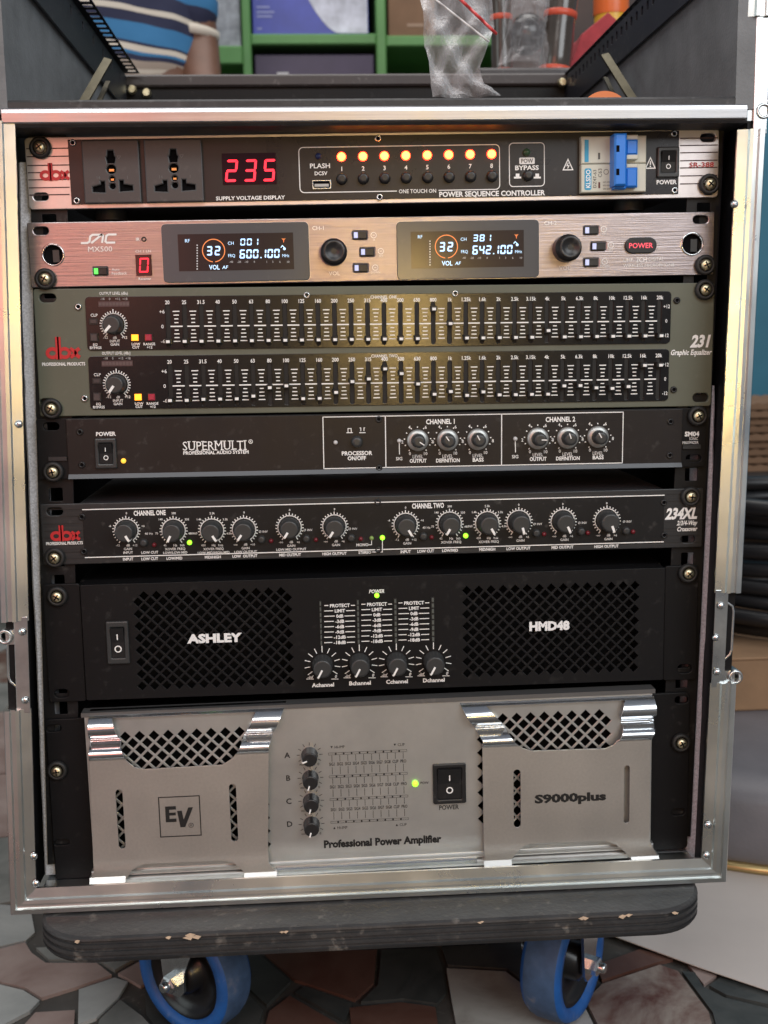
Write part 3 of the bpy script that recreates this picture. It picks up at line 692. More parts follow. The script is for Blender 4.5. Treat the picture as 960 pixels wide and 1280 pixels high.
EQF = M('equalizer_black_face', (0.006, 0.0055, 0.0055), 0.20, spec=0.5, dust=0.04, rvar=0.02, bump=0.05, bscale=2600)
mb = MB(); kk = 0.00058
mb.bbox(-3.6 * kk, 3.4 * kk, -0.0062, 0.0, -3.2 * kk, 3.4 * kk, 0.0005); CAPM = mb.mesh('slider_knob', [DKNOB])
mb = MB(); mb.bbox(-2.2 * kk, 2.4 * kk, -0.0069, -0.0060, -2.2 * kk, 1.2 * kk, 0.0002); CAPW = mb.mesh('white_cap', [WHITE])
mb = MB(); mb.box(-0.0005, 0.0005, 0.0, 0.004, -0.0008, 0.0008)
SLOTM = M('slider_slot', (0.004, 0.004, 0.004), 0.6)
for ch, (tl, tr, bl, br_, f0, f1, z0, z1, fy0, fy1, V) in enumerate((
        ((106, 371), (838.5, 364), (109.5, 438.5), (838.5, 429), 210.3, 824, 408.3, 401, 378.5, 371.2, V1),
        ((110, 445), (836.5, 436.5), (113, 512), (835.5, 501), 213, 822.5, 482, 474.2, 452.3, 444.2, V2))):
    a = u.quad4(tl, tr, bl, br_, 0.001); face = rrect(*a, 0.0028, 4)
    A = u.l(f0, z0, 0.001); B = u.l(f1, z1, 0.001); F0 = u.l(f0, fy0, 0.001); F1 = u.l(f1, fy1, 0.001); k = (B[0] - A[0]) / (f1 - f0)
    xs = [A[0] + (B[0] - A[0]) * i / 30 for i in range(31)]; zc = (A[1] + B[1]) / 2; zf = (F0[1] + F1[1]) / 2
    hl = [slot(x, zc + 0.5 * k, 5.2 * k, 52 * k) for x in xs]
    plate('channel_face', face, hl, -0.0010, 0.0010, EQF, u.root, 0.0002)
    mb = MB()
    for x in xs: mb.quad(x - 3 * k, x + 3 * k, zc - 26.5 * k, zc + 27.5 * k, -0.0002)
    mb.obj('slot_well', SLOTM, u.root)
    for x, v in zip(xs, V):
        o = inst('slider', CAPM, u.root, (x, -0.0008, zc - v * k)); inst('white_cap', CAPW, o)
    mb = MB(); Y = -0.0013
    for i, x in enumerate(xs):
        mb.text(FREQ[i], x, zf, 4.6 * k, Y, sx=0.85, bold=0.02)
        if i < 30:
            xm = x + (xs[1] - xs[0]) / 2
            mb.quad(xm - 7.4 * k, xm + 7.4 * k, zc - 0.75 * k, zc + 0.75 * k, Y)
            for j, hw in ((-4, 4.2), (-3, 3.2), (-2, 3.2), (-1, 2.4), (1, 2.4), (2, 2.4), (3, 3.2), (4, 4.2)):
                zz = zc + j * 4.55 * k; mb.quad(xm - hw * k, xm + hw * k, zz - 0.62 * k, zz + 0.62 * k, Y)
    for t_, dz in (('+6', 18), ('0', 0), ('-6', -18)): mb.text(t_, xs[0] - 7 * k, zc + dz * k, 4.4 * k, Y, bold=0.01)
    for t_, dz in (('+12', 18), ('0', 0), ('-12', -18)): mb.text(t_, xs[30] + 9 * k, zc + dz * k, 4.4 * k, Y, sx=0.85, bold=0.01)
    oy = ch * 74.3; ox = ch * 4
    u.t(mb, 'CHANNEL ' + ('ONE', 'TWO')[ch], 479.5 + ch, 371.2 + ch * 73.7, 3.8, 33, y=Y, bold=0.01)
    kx, ky = 142 + ox, 406 + oy
    ticks(u, mb, kx, ky, 13.8, 17.5, -142, 142, 25, 1.2, Y, 19.5, 12)
    arc(u, mb, kx, ky, 14.2, 0.9, -142, 142, Y)
    u.t(mb, 'CLP', 117.5 + ox, 394 + oy, 3.6, y=Y, bold=0.01)
    for t_, px, py in (('EQ', 119, 430.5), ('BYPASS', 119.5, 434.6), ('dB', 143.5, 422), ('INPUT', 143.5, 426.3), ('GAIN', 143.5, 430.4), ('-12', 132, 421.8), ('+12', 155.5, 421.8), ('LOW', 169.8, 430), ('CUT', 169.8, 434), ('RANGE', 186.5, 430), ('+12', 187, 434)):
        u.t(mb, t_, px + ox, py + oy, 3.2, y=Y, bold=0.02)
    mb.obj('white_lettering', WHITE, u.root)
    mb = MB()
    u.t(mb, 'OUTPUT LEVEL (dBu)', 142 + ox * 0.8, 366.6 + oy * 1.0 + (0.5 if ch else 0), 3.6, 36, y=-0.0005 if ch == 0 else -0.0005, bold=0.01)
    mb.obj('olive_lettering', WHITE, u.root)
    mb = MB()
    for t_, px in zip(('-18', '0', '+12', '+18'), (128, 137, 147, 156)): u.t(mb, t_, px + ox, 373.6 + oy, 2.8, y=Y)
    mb.obj('scale_lettering', DIMW, u.root)
    a = u.rect(123 + ox, 376.8 + oy, 162 + ox, 383.3 + oy, 0.001); mb = MB(); mb.box(a[0], a[2], -0.0014, 0, a[1], a[3]); lm = mb.obj('level_meter', M('meter_strip', (0.075, 0.045, 0.048), 0.35), u.root)
    mb = MB()
    for i in range(9):
        xx = a[0] + (a[2] - a[0]) * (i + 0.5) / 9; mb.quad(xx - 1.6 * k, xx + 1.6 * k, a[1] + 1.4 * k, a[3] - 1.4 * k, -0.0016)
    mb.obj('meter_segments', M('meter_segment', (0.12, 0.085, 0.085), 0.4), lm)
    knob(u, kx, ky, 12.6, 0.011, 222 - 6 * ch, (KNOB, KNOB, WHITE), 'plain', pw=0.26, pl=(0.15, 0.98))
    def sq(px, py, w, h, mat, nm, d=0.003):
        a = u.rect(px - w / 2, py - h / 2, px + w / 2, py + h / 2, 0.001)
        mb = MB(); e = 0.0006; mb.bbox(a[0] - e, a[2] + e, -0.0016, 0, a[1] - e, a[3] + e, 0.0002); fr = mb.obj(nm, DKNOB, u.root)
        mb = MB(); mb.bbox(a[0], a[2], -0.001 - d, -0.001, a[1], a[3], 0.0006); mb.obj('cap', mat, fr)
    sq(117 + ox, 402 + oy, 10, 6, M('clip_window', (0.06, 0.05, 0.05), 0.3), 'clip_light', 0.001)
    sq(118 + ox, 422 + oy, 9.5, 9.5, M('grey_button_plastic', (0.07, 0.055, 0.055), 0.4), 'bypass_button')
    sq(169 + ox, 422 + oy, 8.6, 7.6, L_BTN, 'low_cut_button'); sq(186 + ox, 422 + oy, 8.6, 8, REDBTN, 'range_button')
mb = MB()
u.t(mb, '231', 877, 426, 14.5, 25, y=-0.0004, bold=0.045, shear=0.22); u.t(mb, 'Graphic Equalizer', 864, 440.2, 6.4, 51, y=-0.0004, bold=0.03, shear=0.2); mb.obj('model_lettering', WHITE, u.root); mb = MB()
u.t(mb, 'PROFESSIONAL PRODUCTS', 79.5, 455, 4, 54, y=-0.0004, bold=0.03); mb.obj('panel_lettering', WHITE, u.root)
mb = MB(); x, z = u.l(78, 434); k = u.k(78, 434, 1); dbx(mb, x, z, 42 * k, 26 * k, -0.0005); mb.obj('red_lettering', REDP, u.root)
screw(u, 64, 511); screw(u, 882, 362)
for px, py in ((98, 383.5), (106, 498), (383.5, 369), (569, 367), (846, 375.5), (842, 487)): fscrew(u, px, py, -0.0004, FSCREWZ if px < 600 else FSCREW)

# ================================================================== unit 4: sonic maximizer
u = Unit('sonic_maximizer', 'black sound processor with two channel boxes of silver knobs and an amber light', 'processor',
         (47, 523), (884, 511), (51, 600), (878, 582), 0.0432)
H2 = u.h / 2
P4F = M('brown_black_panel_paint', (0.012, 0.009, 0.009), 0.42, spec=0.35, var=0.1, dust=0.12, rvar=0.07, bump=0.2, bscale=1200)
plate('front_panel', rrect(-W2, -H2, W2, H2, 0.001), [earslot(u, 64, 533, 20, 10), earslot(u, 867, 573, 19, 9)], 0, 0.003, MATTE, u.root, 0.0004)
u.chassis(depth=0.14)
xa, xb = u.l(84.5, 560)[0], u.l(851.5, 560)[0]; ya, yb = u.l(90, 571)[1], u.l(858, 557)[1]
# raised centre, notched at the lower corners where the rack screws sit
fp = [(-W2 + 0.003, H2 - 0.0008), (-W2 + 0.003, H2 - 0.026), (xa, H2 - 0.026), (xa, -H2 + 0.001), (xb, -H2 + 0.001), (xb, H2 - 0.022), (W2 - 0.003, H2 - 0.022), (W2 - 0.003, H2 - 0.0008)]
plate('raised_face', [(xa, H2 - 0.0006), (xa, -H2 + 0.0012), (xb, -H2 + 0.0012), (xb, H2 - 0.0006)], [], -0.0012, 0.0012, P4F, u.root, 0.0003)
mb = MB()
mb.prism([(xa, -0.0014, -H2 + 0.0034), (xa, -0.0034, -H2 + 0.0004), (xa, 0.002, -H2 - 0.0006), (xa, 0.002, -H2 + 0.003)], [(xb, -0.0014, -H2 + 0.0034), (xb, -0.0034, -H2 + 0.0004), (xb, 0.002, -H2 - 0.0006), (xb, 0.002, -H2 + 0.003)])
o = mb.obj('lower_lip', M('grey_lip_metal', (0.16, 0.17, 0.18), 0.38, metal=0.5), u.root); fixn(o)
mb = MB()
a = u.rect(61, 571, 84, 575.5); mb.box(a[0], a[2], -0.0016, 0, a[1], a[3]); mb.obj('corner_trim', DGREY, u.root); mb = MB(); a = u.rect(853, 556, 875, 560.5); mb.box(a[0], a[2], -0.0016, 0, a[1], a[3]); mb.obj('corner_trim', DGREY, u.root)
YP = -0.0015
rocker(u, 118.5, 548, 147, 585, y=-0.0012, on=True)
led(u, 154.5, 576, 3.2, L_AMB, y=-0.0012)
mb = MB()
u.t(mb, 'POWER', 132, 542.3, 5, 24.5, y=YP, bold=0.03)
# serif name
x, z = u.l(268, 557, 0.0015); k = u.k(268, 557, 1); h = 11 * k; sw = [1.0] * 10
txt = 'SUPERMULTI'; gs = [glyph(c, 0.0) for c in txt]; tot = sum(g[2] for g in gs); s_ = 80 * k / (tot * h); cx = x - 40 * k
STEM = {'U': (0.10, 0.80, 't'), 'P': (0.10, None, 'b'), 'E': (0.10, None, 'tb'), 'R': (0.10, None, 'b'), 'M': (0.10, 0.88, 'tb'), 'L': (0.10, None, 'tb'), 'T': (0.5, None, 'b'), 'I': (0.5, None, 'tb')}
for c, g in zip(txt, gs):
    mb.add([(cx + p[0] * h * s_, YP, z + (p[1] - 0.5) * h) for p in g[0]], g[1]); wch = g[2] * h * s_
    if c in STEM:
        s1, s2, e = STEM[c]
        for f in (s1, s2):
            if f is None: continue
            xc = cx + wch * f + (0.06 * h if f < 0.4 else 0)
            if c in 'PRELU' and f < 0.4: mb.quad(xc - 0.02 * h, xc + 0.10 * h, z - h * (0.5 if c != 'U' else 0.25), z + h * 0.5, YP - 0.0001)
            for ee in e:
                zz = z + (h / 2 if ee == 't' else -h / 2); mb.quad(xc - 0.17 * h, xc + 0.20 * h, zz - 0.05 * h, zz + 0.05 * h, YP - 0.0001)
    cx += wch
u.t(mb, 'PROFESSIONAL AUDIO SYSTEM', 270, 565.5, 4.2, 82, y=YP, bold=0.03)
xx, zz = u.l(313.3, 552, 0.0015); mb.ringf(xx, zz, 2.0 * k, 2.7 * k, YP, 16); mb.text('R', xx, zz, 2.6 * k, YP, bold=0.02)
a = u.quad4((403.5, 522), (778, 514.5), (405, 586), (779, 578.5), 0.0015); lw = 0.00062
for p, q_ in (((a[0], a[1]), (a[2], a[1])), ((a[0], a[3]), (a[2], a[3])), ((a[0], a[1] - lw / 2), (a[0], a[3] + lw / 2)), ((a[2], a[1] - lw / 2), (a[2], a[3] + lw / 2))): mb.line(*p, *q_, lw, YP)
for px in (482, 627): xx = u.l(px, 550, 0.0015)[0]; mb.line(xx, a[1], xx, a[3], lw * 1.1, YP)
u.t(mb, 'PROCESSOR', 446, 566.4, 5, 38, y=YP, bold=0.03); u.t(mb, 'ON/OFF', 446, 572.6, 5, 23, y=YP, bold=0.03)
for px, f in ((437, 0), (453, 1)):
    xx, zz = u.l(px, 538, 0.0015)
    mb.quad(xx - 4 * k, xx + 4 * k, zz - 3.4 * k, zz - 2.4 * k, YP)
    if f: mb.stroke([(xx - 3.4 * k, zz + 3.2 * k), (xx - 2 * k, zz + 3.2 * k), (xx - 2 * k, zz - 1 * k)], 0.9 * k, YP); mb.stroke([(xx + 3.4 * k, zz + 3.2 * k), (xx + 2 * k, zz + 3.2 * k), (xx + 2 * k, zz - 1 * k)], 0.9 * k, YP)
    else: mb.stroke([(xx - 2 * k, zz - 2.4 * k), (xx - 2 * k, zz + 2.4 * k), (xx + 2 * k, zz + 2.4 * k), (xx + 2 * k, zz - 2.4 * k)], 0.9 * k, YP)
u.t(mb, 'CHANNEL 1', 551, 526.8, 6, 37, y=YP, bold=0.03); u.t(mb, 'CHANNEL 2', 700.5, 524, 6, 37, y=YP, bold=0.03)
for px, py in ((499, 551), (644, 548.5)):
    p = u.l(px, py + 2, 0.0015); q_ = u.l(px + 0.4, py + 17, 0.0015); mb.line(*p, *q_, 1.0 * k, YP); u.t(mb, 'SIG', px, py + 22.3, 4, y=YP, bold=0.01)
KP = ((522, 550.3, 125, 'OUTPUT'), (559.3, 549.8, -35, 'DEFINITION'), (597, 549, -28, 'BASS'), (672, 548, 92, 'OUTPUT'), (709.3, 547.2, -18, 'DEFINITION'), (747, 546, -30, 'BASS'))
for px, py, an, nm in KP:
    ticks(u, mb, px, py, 15.6, 17.2, -140, 140, 11, 1.3, YP)
    for t_, ang in (('0', -150), ('2', -96), ('4', -32), ('6', 32), ('8', 96), ('10', 150)):
        r_ = 19.2; u.t(mb, t_, px + r_ * math.sin(math.radians(ang)), py - r_ * math.cos(math.radians(ang)), 3.8, y=YP, bold=0.01)
    u.t(mb, 'LEVEL', px + 0.3, py + 20.4, 4.2, y=YP, sx=0.85); u.t(mb, nm, px + 0.6, py + 25.6, 4.6, {'OUTPUT': 21, 'DEFINITION': 30, 'BASS': 14}[nm], y=YP, bold=0.03)
u.t(mb, 'SM04', 865, 542.3, 5.6, 18, y=-0.0004, bold=0.04)
u.t(mb, 'SONIC', 867, 548.3, 3.4, 11, y=-0.0004); u.t(mb, 'MAXIMIZER', 863, 553.2, 3.4, 20, y=-0.0004)
mb.obj('white_lettering', WHITE, u.root)
for px, py, an, nm in KP: knob(u, px, py, 13.4, 0.0125, an, (SILVK, KNOB, WHITE), 'silver', y=-0.0012, pw=0.09, pl=(0.1, 1.0))
button(u, 446, 552, 6.6, KNOB, 0.005, y=-0.0012)
WL = M('white_lens', (0.6, 0.6, 0.6), 0.3)
for px, py in ((419.5, 553), (499, 551), (644, 548.5)): led(u, px, py, 2.7, WL, y=-0.0012)
screw(u, 66, 590); screw(u, 873, 520)
for px, py in ((100, 540), (102.5, 581), (838, 527), (837, 569), (473.5, 524), (474, 585)): fscrew(u, px, py, -0.0012)

# ================================================================== unit 5: crossover
u = Unit('crossover', 'black and grey crossover with twelve grey knobs ringed by white ticks', 'crossover',
         (52, 630), (878, 610), (55, 707), (876, 684), 0.0442)
H2 = u.h / 2
plate('front_panel', rrect(-W2, -H2, W2, H2, 0.0015), [earslot(u, 68.5, 639.5, 20, 10), earslot(u, 860, 674, 18, 9)], 0, 0.003, DGREY, u.root, 0.0006)
u.chassis(depth=0.20)
a = u.quad4((103, 637.5), (830, 618.5), (106, 696.5), (830, 677.5), 0.001)
plate('black_face', [(a[0], a[1]), (a[2], a[1]), (a[2], a[3]), (a[0], a[3])], [], -0.0010, 0.0009, BLACK, u.root, 0.0002)
YP = -0.0013; mb = MB()
mb.line(a[0], a[1], a[2], a[1], 0.0007, YP); mb.line(a[0], a[3], a[2], a[3], 0.0007, YP)
u.t(mb, 'CHANNEL ONE', 187, 641, 6.2, 40, y=YP, bold=0.035); u.t(mb, 'CHANNEL TWO', 535, 632, 6.2, 40, y=YP, bold=0.035)
u.t(mb, '234XL', 852.5, 641.5, 13.5, 39, y=-0.0004, bold=0.045, shear=0.22); u.t(mb, '2/3/4-Way', 859, 653.5, 5.6, 25, y=-0.0004, bold=0.03, shear=0.2); u.t(mb, 'Crossover', 859, 661, 5.6, 25, y=-0.0004, bold=0.03, shear=0.2)
u.t(mb, 'PROFESSIONAL PRODUCTS', 80.5, 679, 3.8, 46, y=-0.0004, bold=0.03)
K5 = [(158, 663, 150, ('-12', '-6', '0', '+6', '+12'), ('dB', 'GAIN', 'INPUT')), (217, 663, 207, ('45', '75', '140', '300', '350', '480', '960'), ('Hz', 'XOVER FREQ', 'LOW/LOW-MID')),
      (265, 663, 148, ('450', '960', '1.4k', '2.2k', '3.3k', '4.8k', '9.6k'), ('Hz', 'XOVER FREQ', 'LOW-MID/HIGH-MID')), (305, 662, 215, ('-oo', '0', '+10'), ('dB', 'GAIN', 'LOW OUTPUT')),
      (362, 659, 213, ('-oo', '0', '+6'), ('dB', 'GAIN', 'LOW-MID OUTPUT')), (418, 658, 213, ('-oo', '0', '+6'), ('dB', 'GAIN', '')),
      (507, 656, 150, ('-12', '-6', '0', '+6', '+12'), ('dB', 'GAIN', '')), (562, 654.5, 210, ('45', '75', '140', '300', '350', '480', '960'), ('Hz', 'XOVER FREQ', '')),
      (609, 654, 150, ('450', '960', '1.4k', '2.2k', '3.3k', '4.8k', '9.6k'), ('Hz', 'XOVER FREQ', '')), (648.5, 652.5, 165, ('-oo', '0', '+6'), ('dB', 'GAIN', '')),
      (703.5, 651.5, 155, ('-oo', '0', '+6'), ('dB', 'GAIN', '')), (758.5, 650.5, 160, ('-oo', '0', '+6'), ('dB', 'GAIN', ''))]
for px, py, an, sc_, un in K5:
    ticks(u, mb, px, py, 14.2, 17.6, -148, 148, 23, 1.15, YP, 18.6, 11); arc(u, mb, px, py, 14.6, 1.2, -148, 148, YP)
    n = len(sc_)
    for i, t_ in enumerate(sc_):
        ag = math.radians(-150 + 300 * i / (n - 1)); r_ = 21.5; u.t(mb, t_, px + r_ * math.sin(ag), py - r_ * math.cos(ag), 2.6, y=YP, bold=0.01)
    for j, t_ in enumerate(un):
        if t_: u.t(mb, t_, px + 2, py + 18.5 + j * 4.6, 3.0, y=YP, bold=0.015)
for t_, px, py in (('INPUT', 160, 698.8), ('LOW CUT', 187, 698.4), ('LOW/MID', 218, 697.8), ('MID/HIGH', 266, 696.3), ('LOW  OUTPUT', 306, 695), ('MID OUTPUT', 362.5, 693.5), ('HIGH OUTPUT', 418, 692),
                   ('INPUT', 507, 689.5), ('LOW CUT', 532, 688.8), ('LOW/MID', 562.5, 688), ('MID/HIGH', 609, 686.6), ('LOW OUTPUT', 648, 685.5), ('MID OUTPUT', 703, 684), ('HIGH OUTPUT', 758, 682.8)):
    u.t(mb, t_, px, py, 3.6, y=-0.0004, bold=0.03, sx=0.9)
u.t(mb, 'LOW CUT', 187, 690.5, 3.2, y=YP, bold=0.015)
for px, py in ((329, 664.5), (385, 662.5), (441, 661), (672, 655), (728, 653.5), (784, 652)): u.t(mb, 'Ø INV', px, py, 2.8, y=YP)
for px, py in ((186, 667), (533, 659.5)): u.t(mb, '40 Hz', px, py, 2.8, y=YP)
u.t(mb, 'MONO', 453, 681, 3.4, y=YP, bold=0.02); u.t(mb, 'STEREO', 456, 690.5, 3.4, 16, y=YP, bold=0.02)
k = u.k(464, 672, 1)
p = u.l(464.5, 674, 0.0013); q_ = u.l(464.5, 681, 0.0013); r_ = u.l(459.5, 681, 0.0013); mb.stroke([p, q_, r_], 0.8 * k, YP)
p = u.l(478, 674, 0.0013); q_ = u.l(478, 690, 0.0013); r_ = u.l(465, 690, 0.0013); mb.stroke([p, q_, r_], 0.9 * k, YP)
mb.obj('white_lettering', WHITE, u.root)
mb = MB(); x, z = u.l(81, 665.5); dbx(mb, x, z, 35 * k, 18 * k, -0.0005); mb.obj('red_lettering', REDP, u.root)
mb = MB()
for i in range(8):
    z = -H2 + 0.004 + i * (u.h - 0.008) / 7
    mb.line(-W2 + 0.002, z, a[0] - 0.001, z, 0.0003, -0.0003); mb.line(a[2] + 0.001, z, W2 - 0.002, z, 0.0003, -0.0003)
mb.obj('ear_lines', BLACKP, u.root)
for px, py, an, sc_, un in K5: knob(u, px, py, 13.0, 0.0125, an, (KNOB, KNOB, WHITE), 'plain', pw=0.22, pl=(0.35, 1.0))
for bx_, by_, lx, ly in ((180, 678, 193, 681), (327, 674, 339, 676), (383, 673, 395, 674.5), (439, 672, 451, 673.5), (529, 670, 539.5, 671.5), (670, 666, 680, 667.5), (726, 664, 734.5, 666), (782, 663, 791, 664.5)):
    button(u, bx_, by_, 4.4, KNOB, 0.0035); led(u, lx, ly, 2.8, REDOFF)
for px, py in ((237, 678), (582, 669.5), (478, 672)): led(u, px, py, 3.1, L_GRN)
led(u, 464.5, 672.5, 2.7, M('dim_green_lens', (0.25, 0.38, 0.10), 0.3))
screw(u, 68, 697.5); screw(u, 864, 621)
for px, py in ((102.5, 646), (105, 689), (472, 627.5), (473, 687), (829.5, 628), (830, 669)): fscrew(u, px, py, -0.0008)

# ================================================================== unit 6: black four-channel amplifier
u = Unit('black_amplifier', 'black four-channel amplifier with diamond vents and four grey knobs under level scales', 'amplifier',
         (57, 731), (875, 706), (58, 878), (868, 850), 0.0882)
H2 = u.h / 2
xl, xr = u.l(104.5, 800)[0], u.l(829, 790)[0]
for s_, x0, x1, hs in ((-1, -W2, xl - 0.0006, [(77, 867)]), (1, xr + 0.0006, W2, [(856, 836)])):
    plate('rack_ear', rrect(x0, -H2, x1, H2, 0.002), [earslot(u, *q_, 18, 11) for q_ in hs], 0, 0.003, MATTE, u.root, 0.0006)
def diamond(cx, cz, r): return [(cx, cz - r), (cx + r, cz), (cx, cz + r), (cx - r, cz)]
def vents(u, tl, tr, bl, br_, pitch, r, h):
    a = u.quad4(tl, tr, bl, br_, h); hl = []; p2 = pitch / 2
    nx = int((a[2] - a[0]) / p2); nz = int((a[3] - a[1]) / p2)
    ox = (a[0] + a[2]) / 2 - nx * p2 / 2; oz = (a[1] + a[3]) / 2 - nz * p2 / 2
    for i in range(nx + 1):
        for j in range(nz + 1):
            if (i + j) % 2 == 0: hl.append(diamond(ox + i * p2, oz + j * p2, r))
    return hl, a
hL, aL = vents(u, (172, 744), (362, 738), (176, 858), (362, 850), 0.0090, 0.0034, 0.0)
hR, aR = vents(u, (580, 737), (794, 726), (583, 846), (794, 834), 0.0090, 0.0034, 0.0)
plate('front_panel', rrect(xl, -H2 + 0.0012, xr, H2 - 0.0008, 0.001), hL + hR, -0.002, 0.0022, MATTE, u.root, 0.0003)
mb = MB(); mb.box(-0.217, 0.217, 0.012, 0.016, -H2 + 0.002, H2 - 0.002); mb.obj('fan_filter', M('black_filter_foam', (0.006, 0.006, 0.006), 0.95, spec=0.1), u.root)
mb = MB(); mb.box(-0.217, 0.217, 0.016, 0.30, -H2 + 0.001, H2 - 0.001); mb.obj('chassis', MATTE, u.root)
mb = MB(); mb.box(xl, xr, 0.0003, 0.016, H2 - 0.0022, H2 - 0.001); mb.box(xl, xr, 0.0003, 0.016, -H2 + 0.0014, -H2 + 0.0026); mb.obj('panel_return', MATTE, u.root)
YP = -0.0023
rocker(u, 132.5, 776.5, 163, 828.5, y=-0.002, on=True, sz=(0.2, 0.2))
mb = MB()
u.t(mb, 'ASHLEY', 268, 797.3, 11, 65, y=-0.0036, bold=0.055); mb.obj('brand_badge', M('bright_white_badge', (0.86, 0.87, 0.87), 0.4), u.root); mb = MB(); u.t(mb, 'HMD48', 686.5, 782, 11, 50, y=-0.0036, bold=0.055)
mb.obj('model_badge', M('bright_white_badge', (0.86, 0.87, 0.87), 0.4), u.root)
mb = MB()
u.t(mb, 'POWER', 471, 739, 4.4, 19, y=YP, bold=0.03, shear=0.2)
ROWS = ('PROTECT', 'LIMIT', '0dB', '-3dB', '-6dB', '-9dB', '-12dB', '-18dB')
for c in range(3):
    cx = 424.5 + 46.4 * c; y0 = 756.8 - 1.6 * c
    for r_, t_ in enumerate(ROWS):
        py = y0 + r_ * 6.6; wt = {7: 25, 5: 13, 3: 9, 4: 11}.get(len(t_), 15); wt = 15 if len(t_) > 4 and r_ > 4 else wt
        u.t(mb, t_, cx + 0.2, py, 4.2, wt, y=YP, bold=0.03)
        for s_ in (-1, 1):
            x0, x1 = cx + s_ * (wt / 2 + 1.6), cx + s_ * 19.2
            p, q_ = u.l(x0, py, 0.0023), u.l(x1, py, 0.0023); mb.line(p[0], p[1], q_[0], p[1], 0.0006, YP)
K6 = ((403, 830.5, 'Achannel', 404, 856), (449.5, 829, 'Bchannel', 450, 853.7), (495.7, 827.7, 'Cchannel', 496.3, 851.8), (542, 826.5, 'Dchannel', 542.3, 850))
for px, py, nm, tx, ty in K6:
    for i in range(11):
        if i == 5 and False: continue
        ag = math.radians(-125 + 25 * i); x, z = u.l(px, py, 0.0023); k = u.k(px, py, 1)
        mb.line(x + 15.5 * k * math.sin(ag), z + 15.5 * k * math.cos(ag), x + (22.5 if i != 5 else 24) * k * math.sin(ag), z + (22.5 if i != 5 else 24) * k * math.cos(ag), 1.0 * k, YP)
    u.t(mb, '-inf', px - 15, py + 15.8, 3.6, y=YP, bold=0.02, shear=0.2); u.t(mb, '0', px + 17, py + 15, 3.8, y=YP, bold=0.02, shear=0.2)
    for dx in (-15.5, 15.5): p = u.l(px + dx - 4.5, py + 18.3, 0.0023); q_ = u.l(px + dx + 4.5, py + 18.3, 0.0023); mb.line(*p, *q_, 0.0005, YP)
    u.t(mb, nm, tx, ty, 5.0, 27.5, y=YP, bold=0.035)
mb.obj('white_lettering', WHITE, u.root)
for px, py, nm, tx, ty in K6: knob(u, px, py, 13.2, 0.0135, 208, (KNOB, KNOB, WHITE), 'plain', y=-0.002, pw=0.17, pl=(0.1, 1.0))
SEGM = M('meter_led_unlit', (0.10, 0.11, 0.10), 0.35)
for c in range(4):
    px0, py0 = 401 + 46.7 * c, 756 - 1.6 * c; a = u.rect(px0 - 2.2, py0 - 5, px0 + 2.2, py0 + 51, 0.002)
    mb = MB(); mb.box(a[0], a[2], -0.0024, -0.0015, a[1], a[3]); st = mb.obj('level_meter', DKNOB, u.root)
    for r_ in range(8):
        z0 = a[3] - (a[3] - a[1]) * (r_ + 0.15) / 8; z1 = a[3] - (a[3] - a[1]) * (r_ + 0.85) / 8
        mb = MB(); mb.bbox(a[0] + 0.0003, a[2] - 0.0003, -0.0031, -0.0024, z1, z0, 0.0002); mb.obj('meter_segment', SEGM, st)
led(u, 471, 744.2, 3.0, L_GRN, y=-0.002)
screw(u, 71, 746); screw(u, 861, 717)
# ================================================================== unit 7: silver power amplifier
u = Unit('silver_power_amplifier', 'silver power amplifier with rolled top edge, diamond grilles and big black power switch', 'amplifier',
         (54, 902), (867, 863), (66, 1099), (860, 1063))
H2 = u.h / 2
plate('front_panel', rrect(-W2, -H2, W2, H2, 0.0035), [earslot(u, 67, 910.5, 19, 9), earslot(u, 77, 1053, 19, 8), earslot(u, 852, 875, 17, 9), earslot(u, 848, 1015, 16, 9)], 0, 0.003, MATTE, u.root, 0.0006)
u.chassis(MATTE, depth=0.33)
HS, HC = 0.009, 0.016                                   # inner sheet and cover stand-off
zt = (u.l(110, 891, HS)[1] + u.l(818, 868, HS)[1]) / 2; zb = (u.l(114, 1098, HS)[1] + u.l(820, 1071, HS)[1]) / 2
sx0, sx1 = u.l(112, 1000, HS)[0], u.l(814, 980, HS)[0]
cl, cr = u.l(338, 1000, HS)[0], u.l(600, 1000, HS)[0]
pit = 0.0104; hl = []
def grid(x0, x1, z0, z1, ax, az):
    n = 60
    for i in range(-n, n):
        for j in range(-n, n):
            if (i + j) % 2: continue
            x, z = ax + i * pit / 2, az + j * pit / 2
            if x0 + 0.0045 < x < x1 - 0.0045 and z0 + 0.0045 < z < z1 - 0.0045: hl.append(diamond(x, z, 0.0040))
ga = u.l(156.5, 921, HS); zg1 = u.l(200, 912, HS)[1] + 0.004
grid(sx0, cl + 0.002, zb + 0.016, zg1, *ga)
gb = u.l(603, 941, HS); zg2 = u.l(700, 891, HS)[1] + 0.004
grid(cr - 0.005, sx1 - 0.028, zb + 0.020, zg2, *gb)
plate('inner_sheet', rrect(sx0, zb + 0.004, sx1, zt - 0.001, 0.0008), hl, -HS, 0.0012, EVSHEET, u.root, 0.0002)
mb = MB(); mb.box(sx0, sx1, -0.0035, -0.0005, zb + 0.002, zt - 0.002); mb.obj('dust_filter', M('black_filter_cloth', (0.004, 0.004, 0.004), 0.95, spec=0.05), u.root)
mb = MB()   # bent lower flange and top cap strip
for z0, z1, y0 in ((zb - 0.0015, zb + 0.0032, -0.0125), (zb + 0.0052, zb + 0.0085, -0.0105)): mb.bbox(sx0 - 0.002, sx1 + 0.002, y0, -0.004, z0, z1, 0.0008)
mb.obj('lower_flange', EVSHEET, u.root)
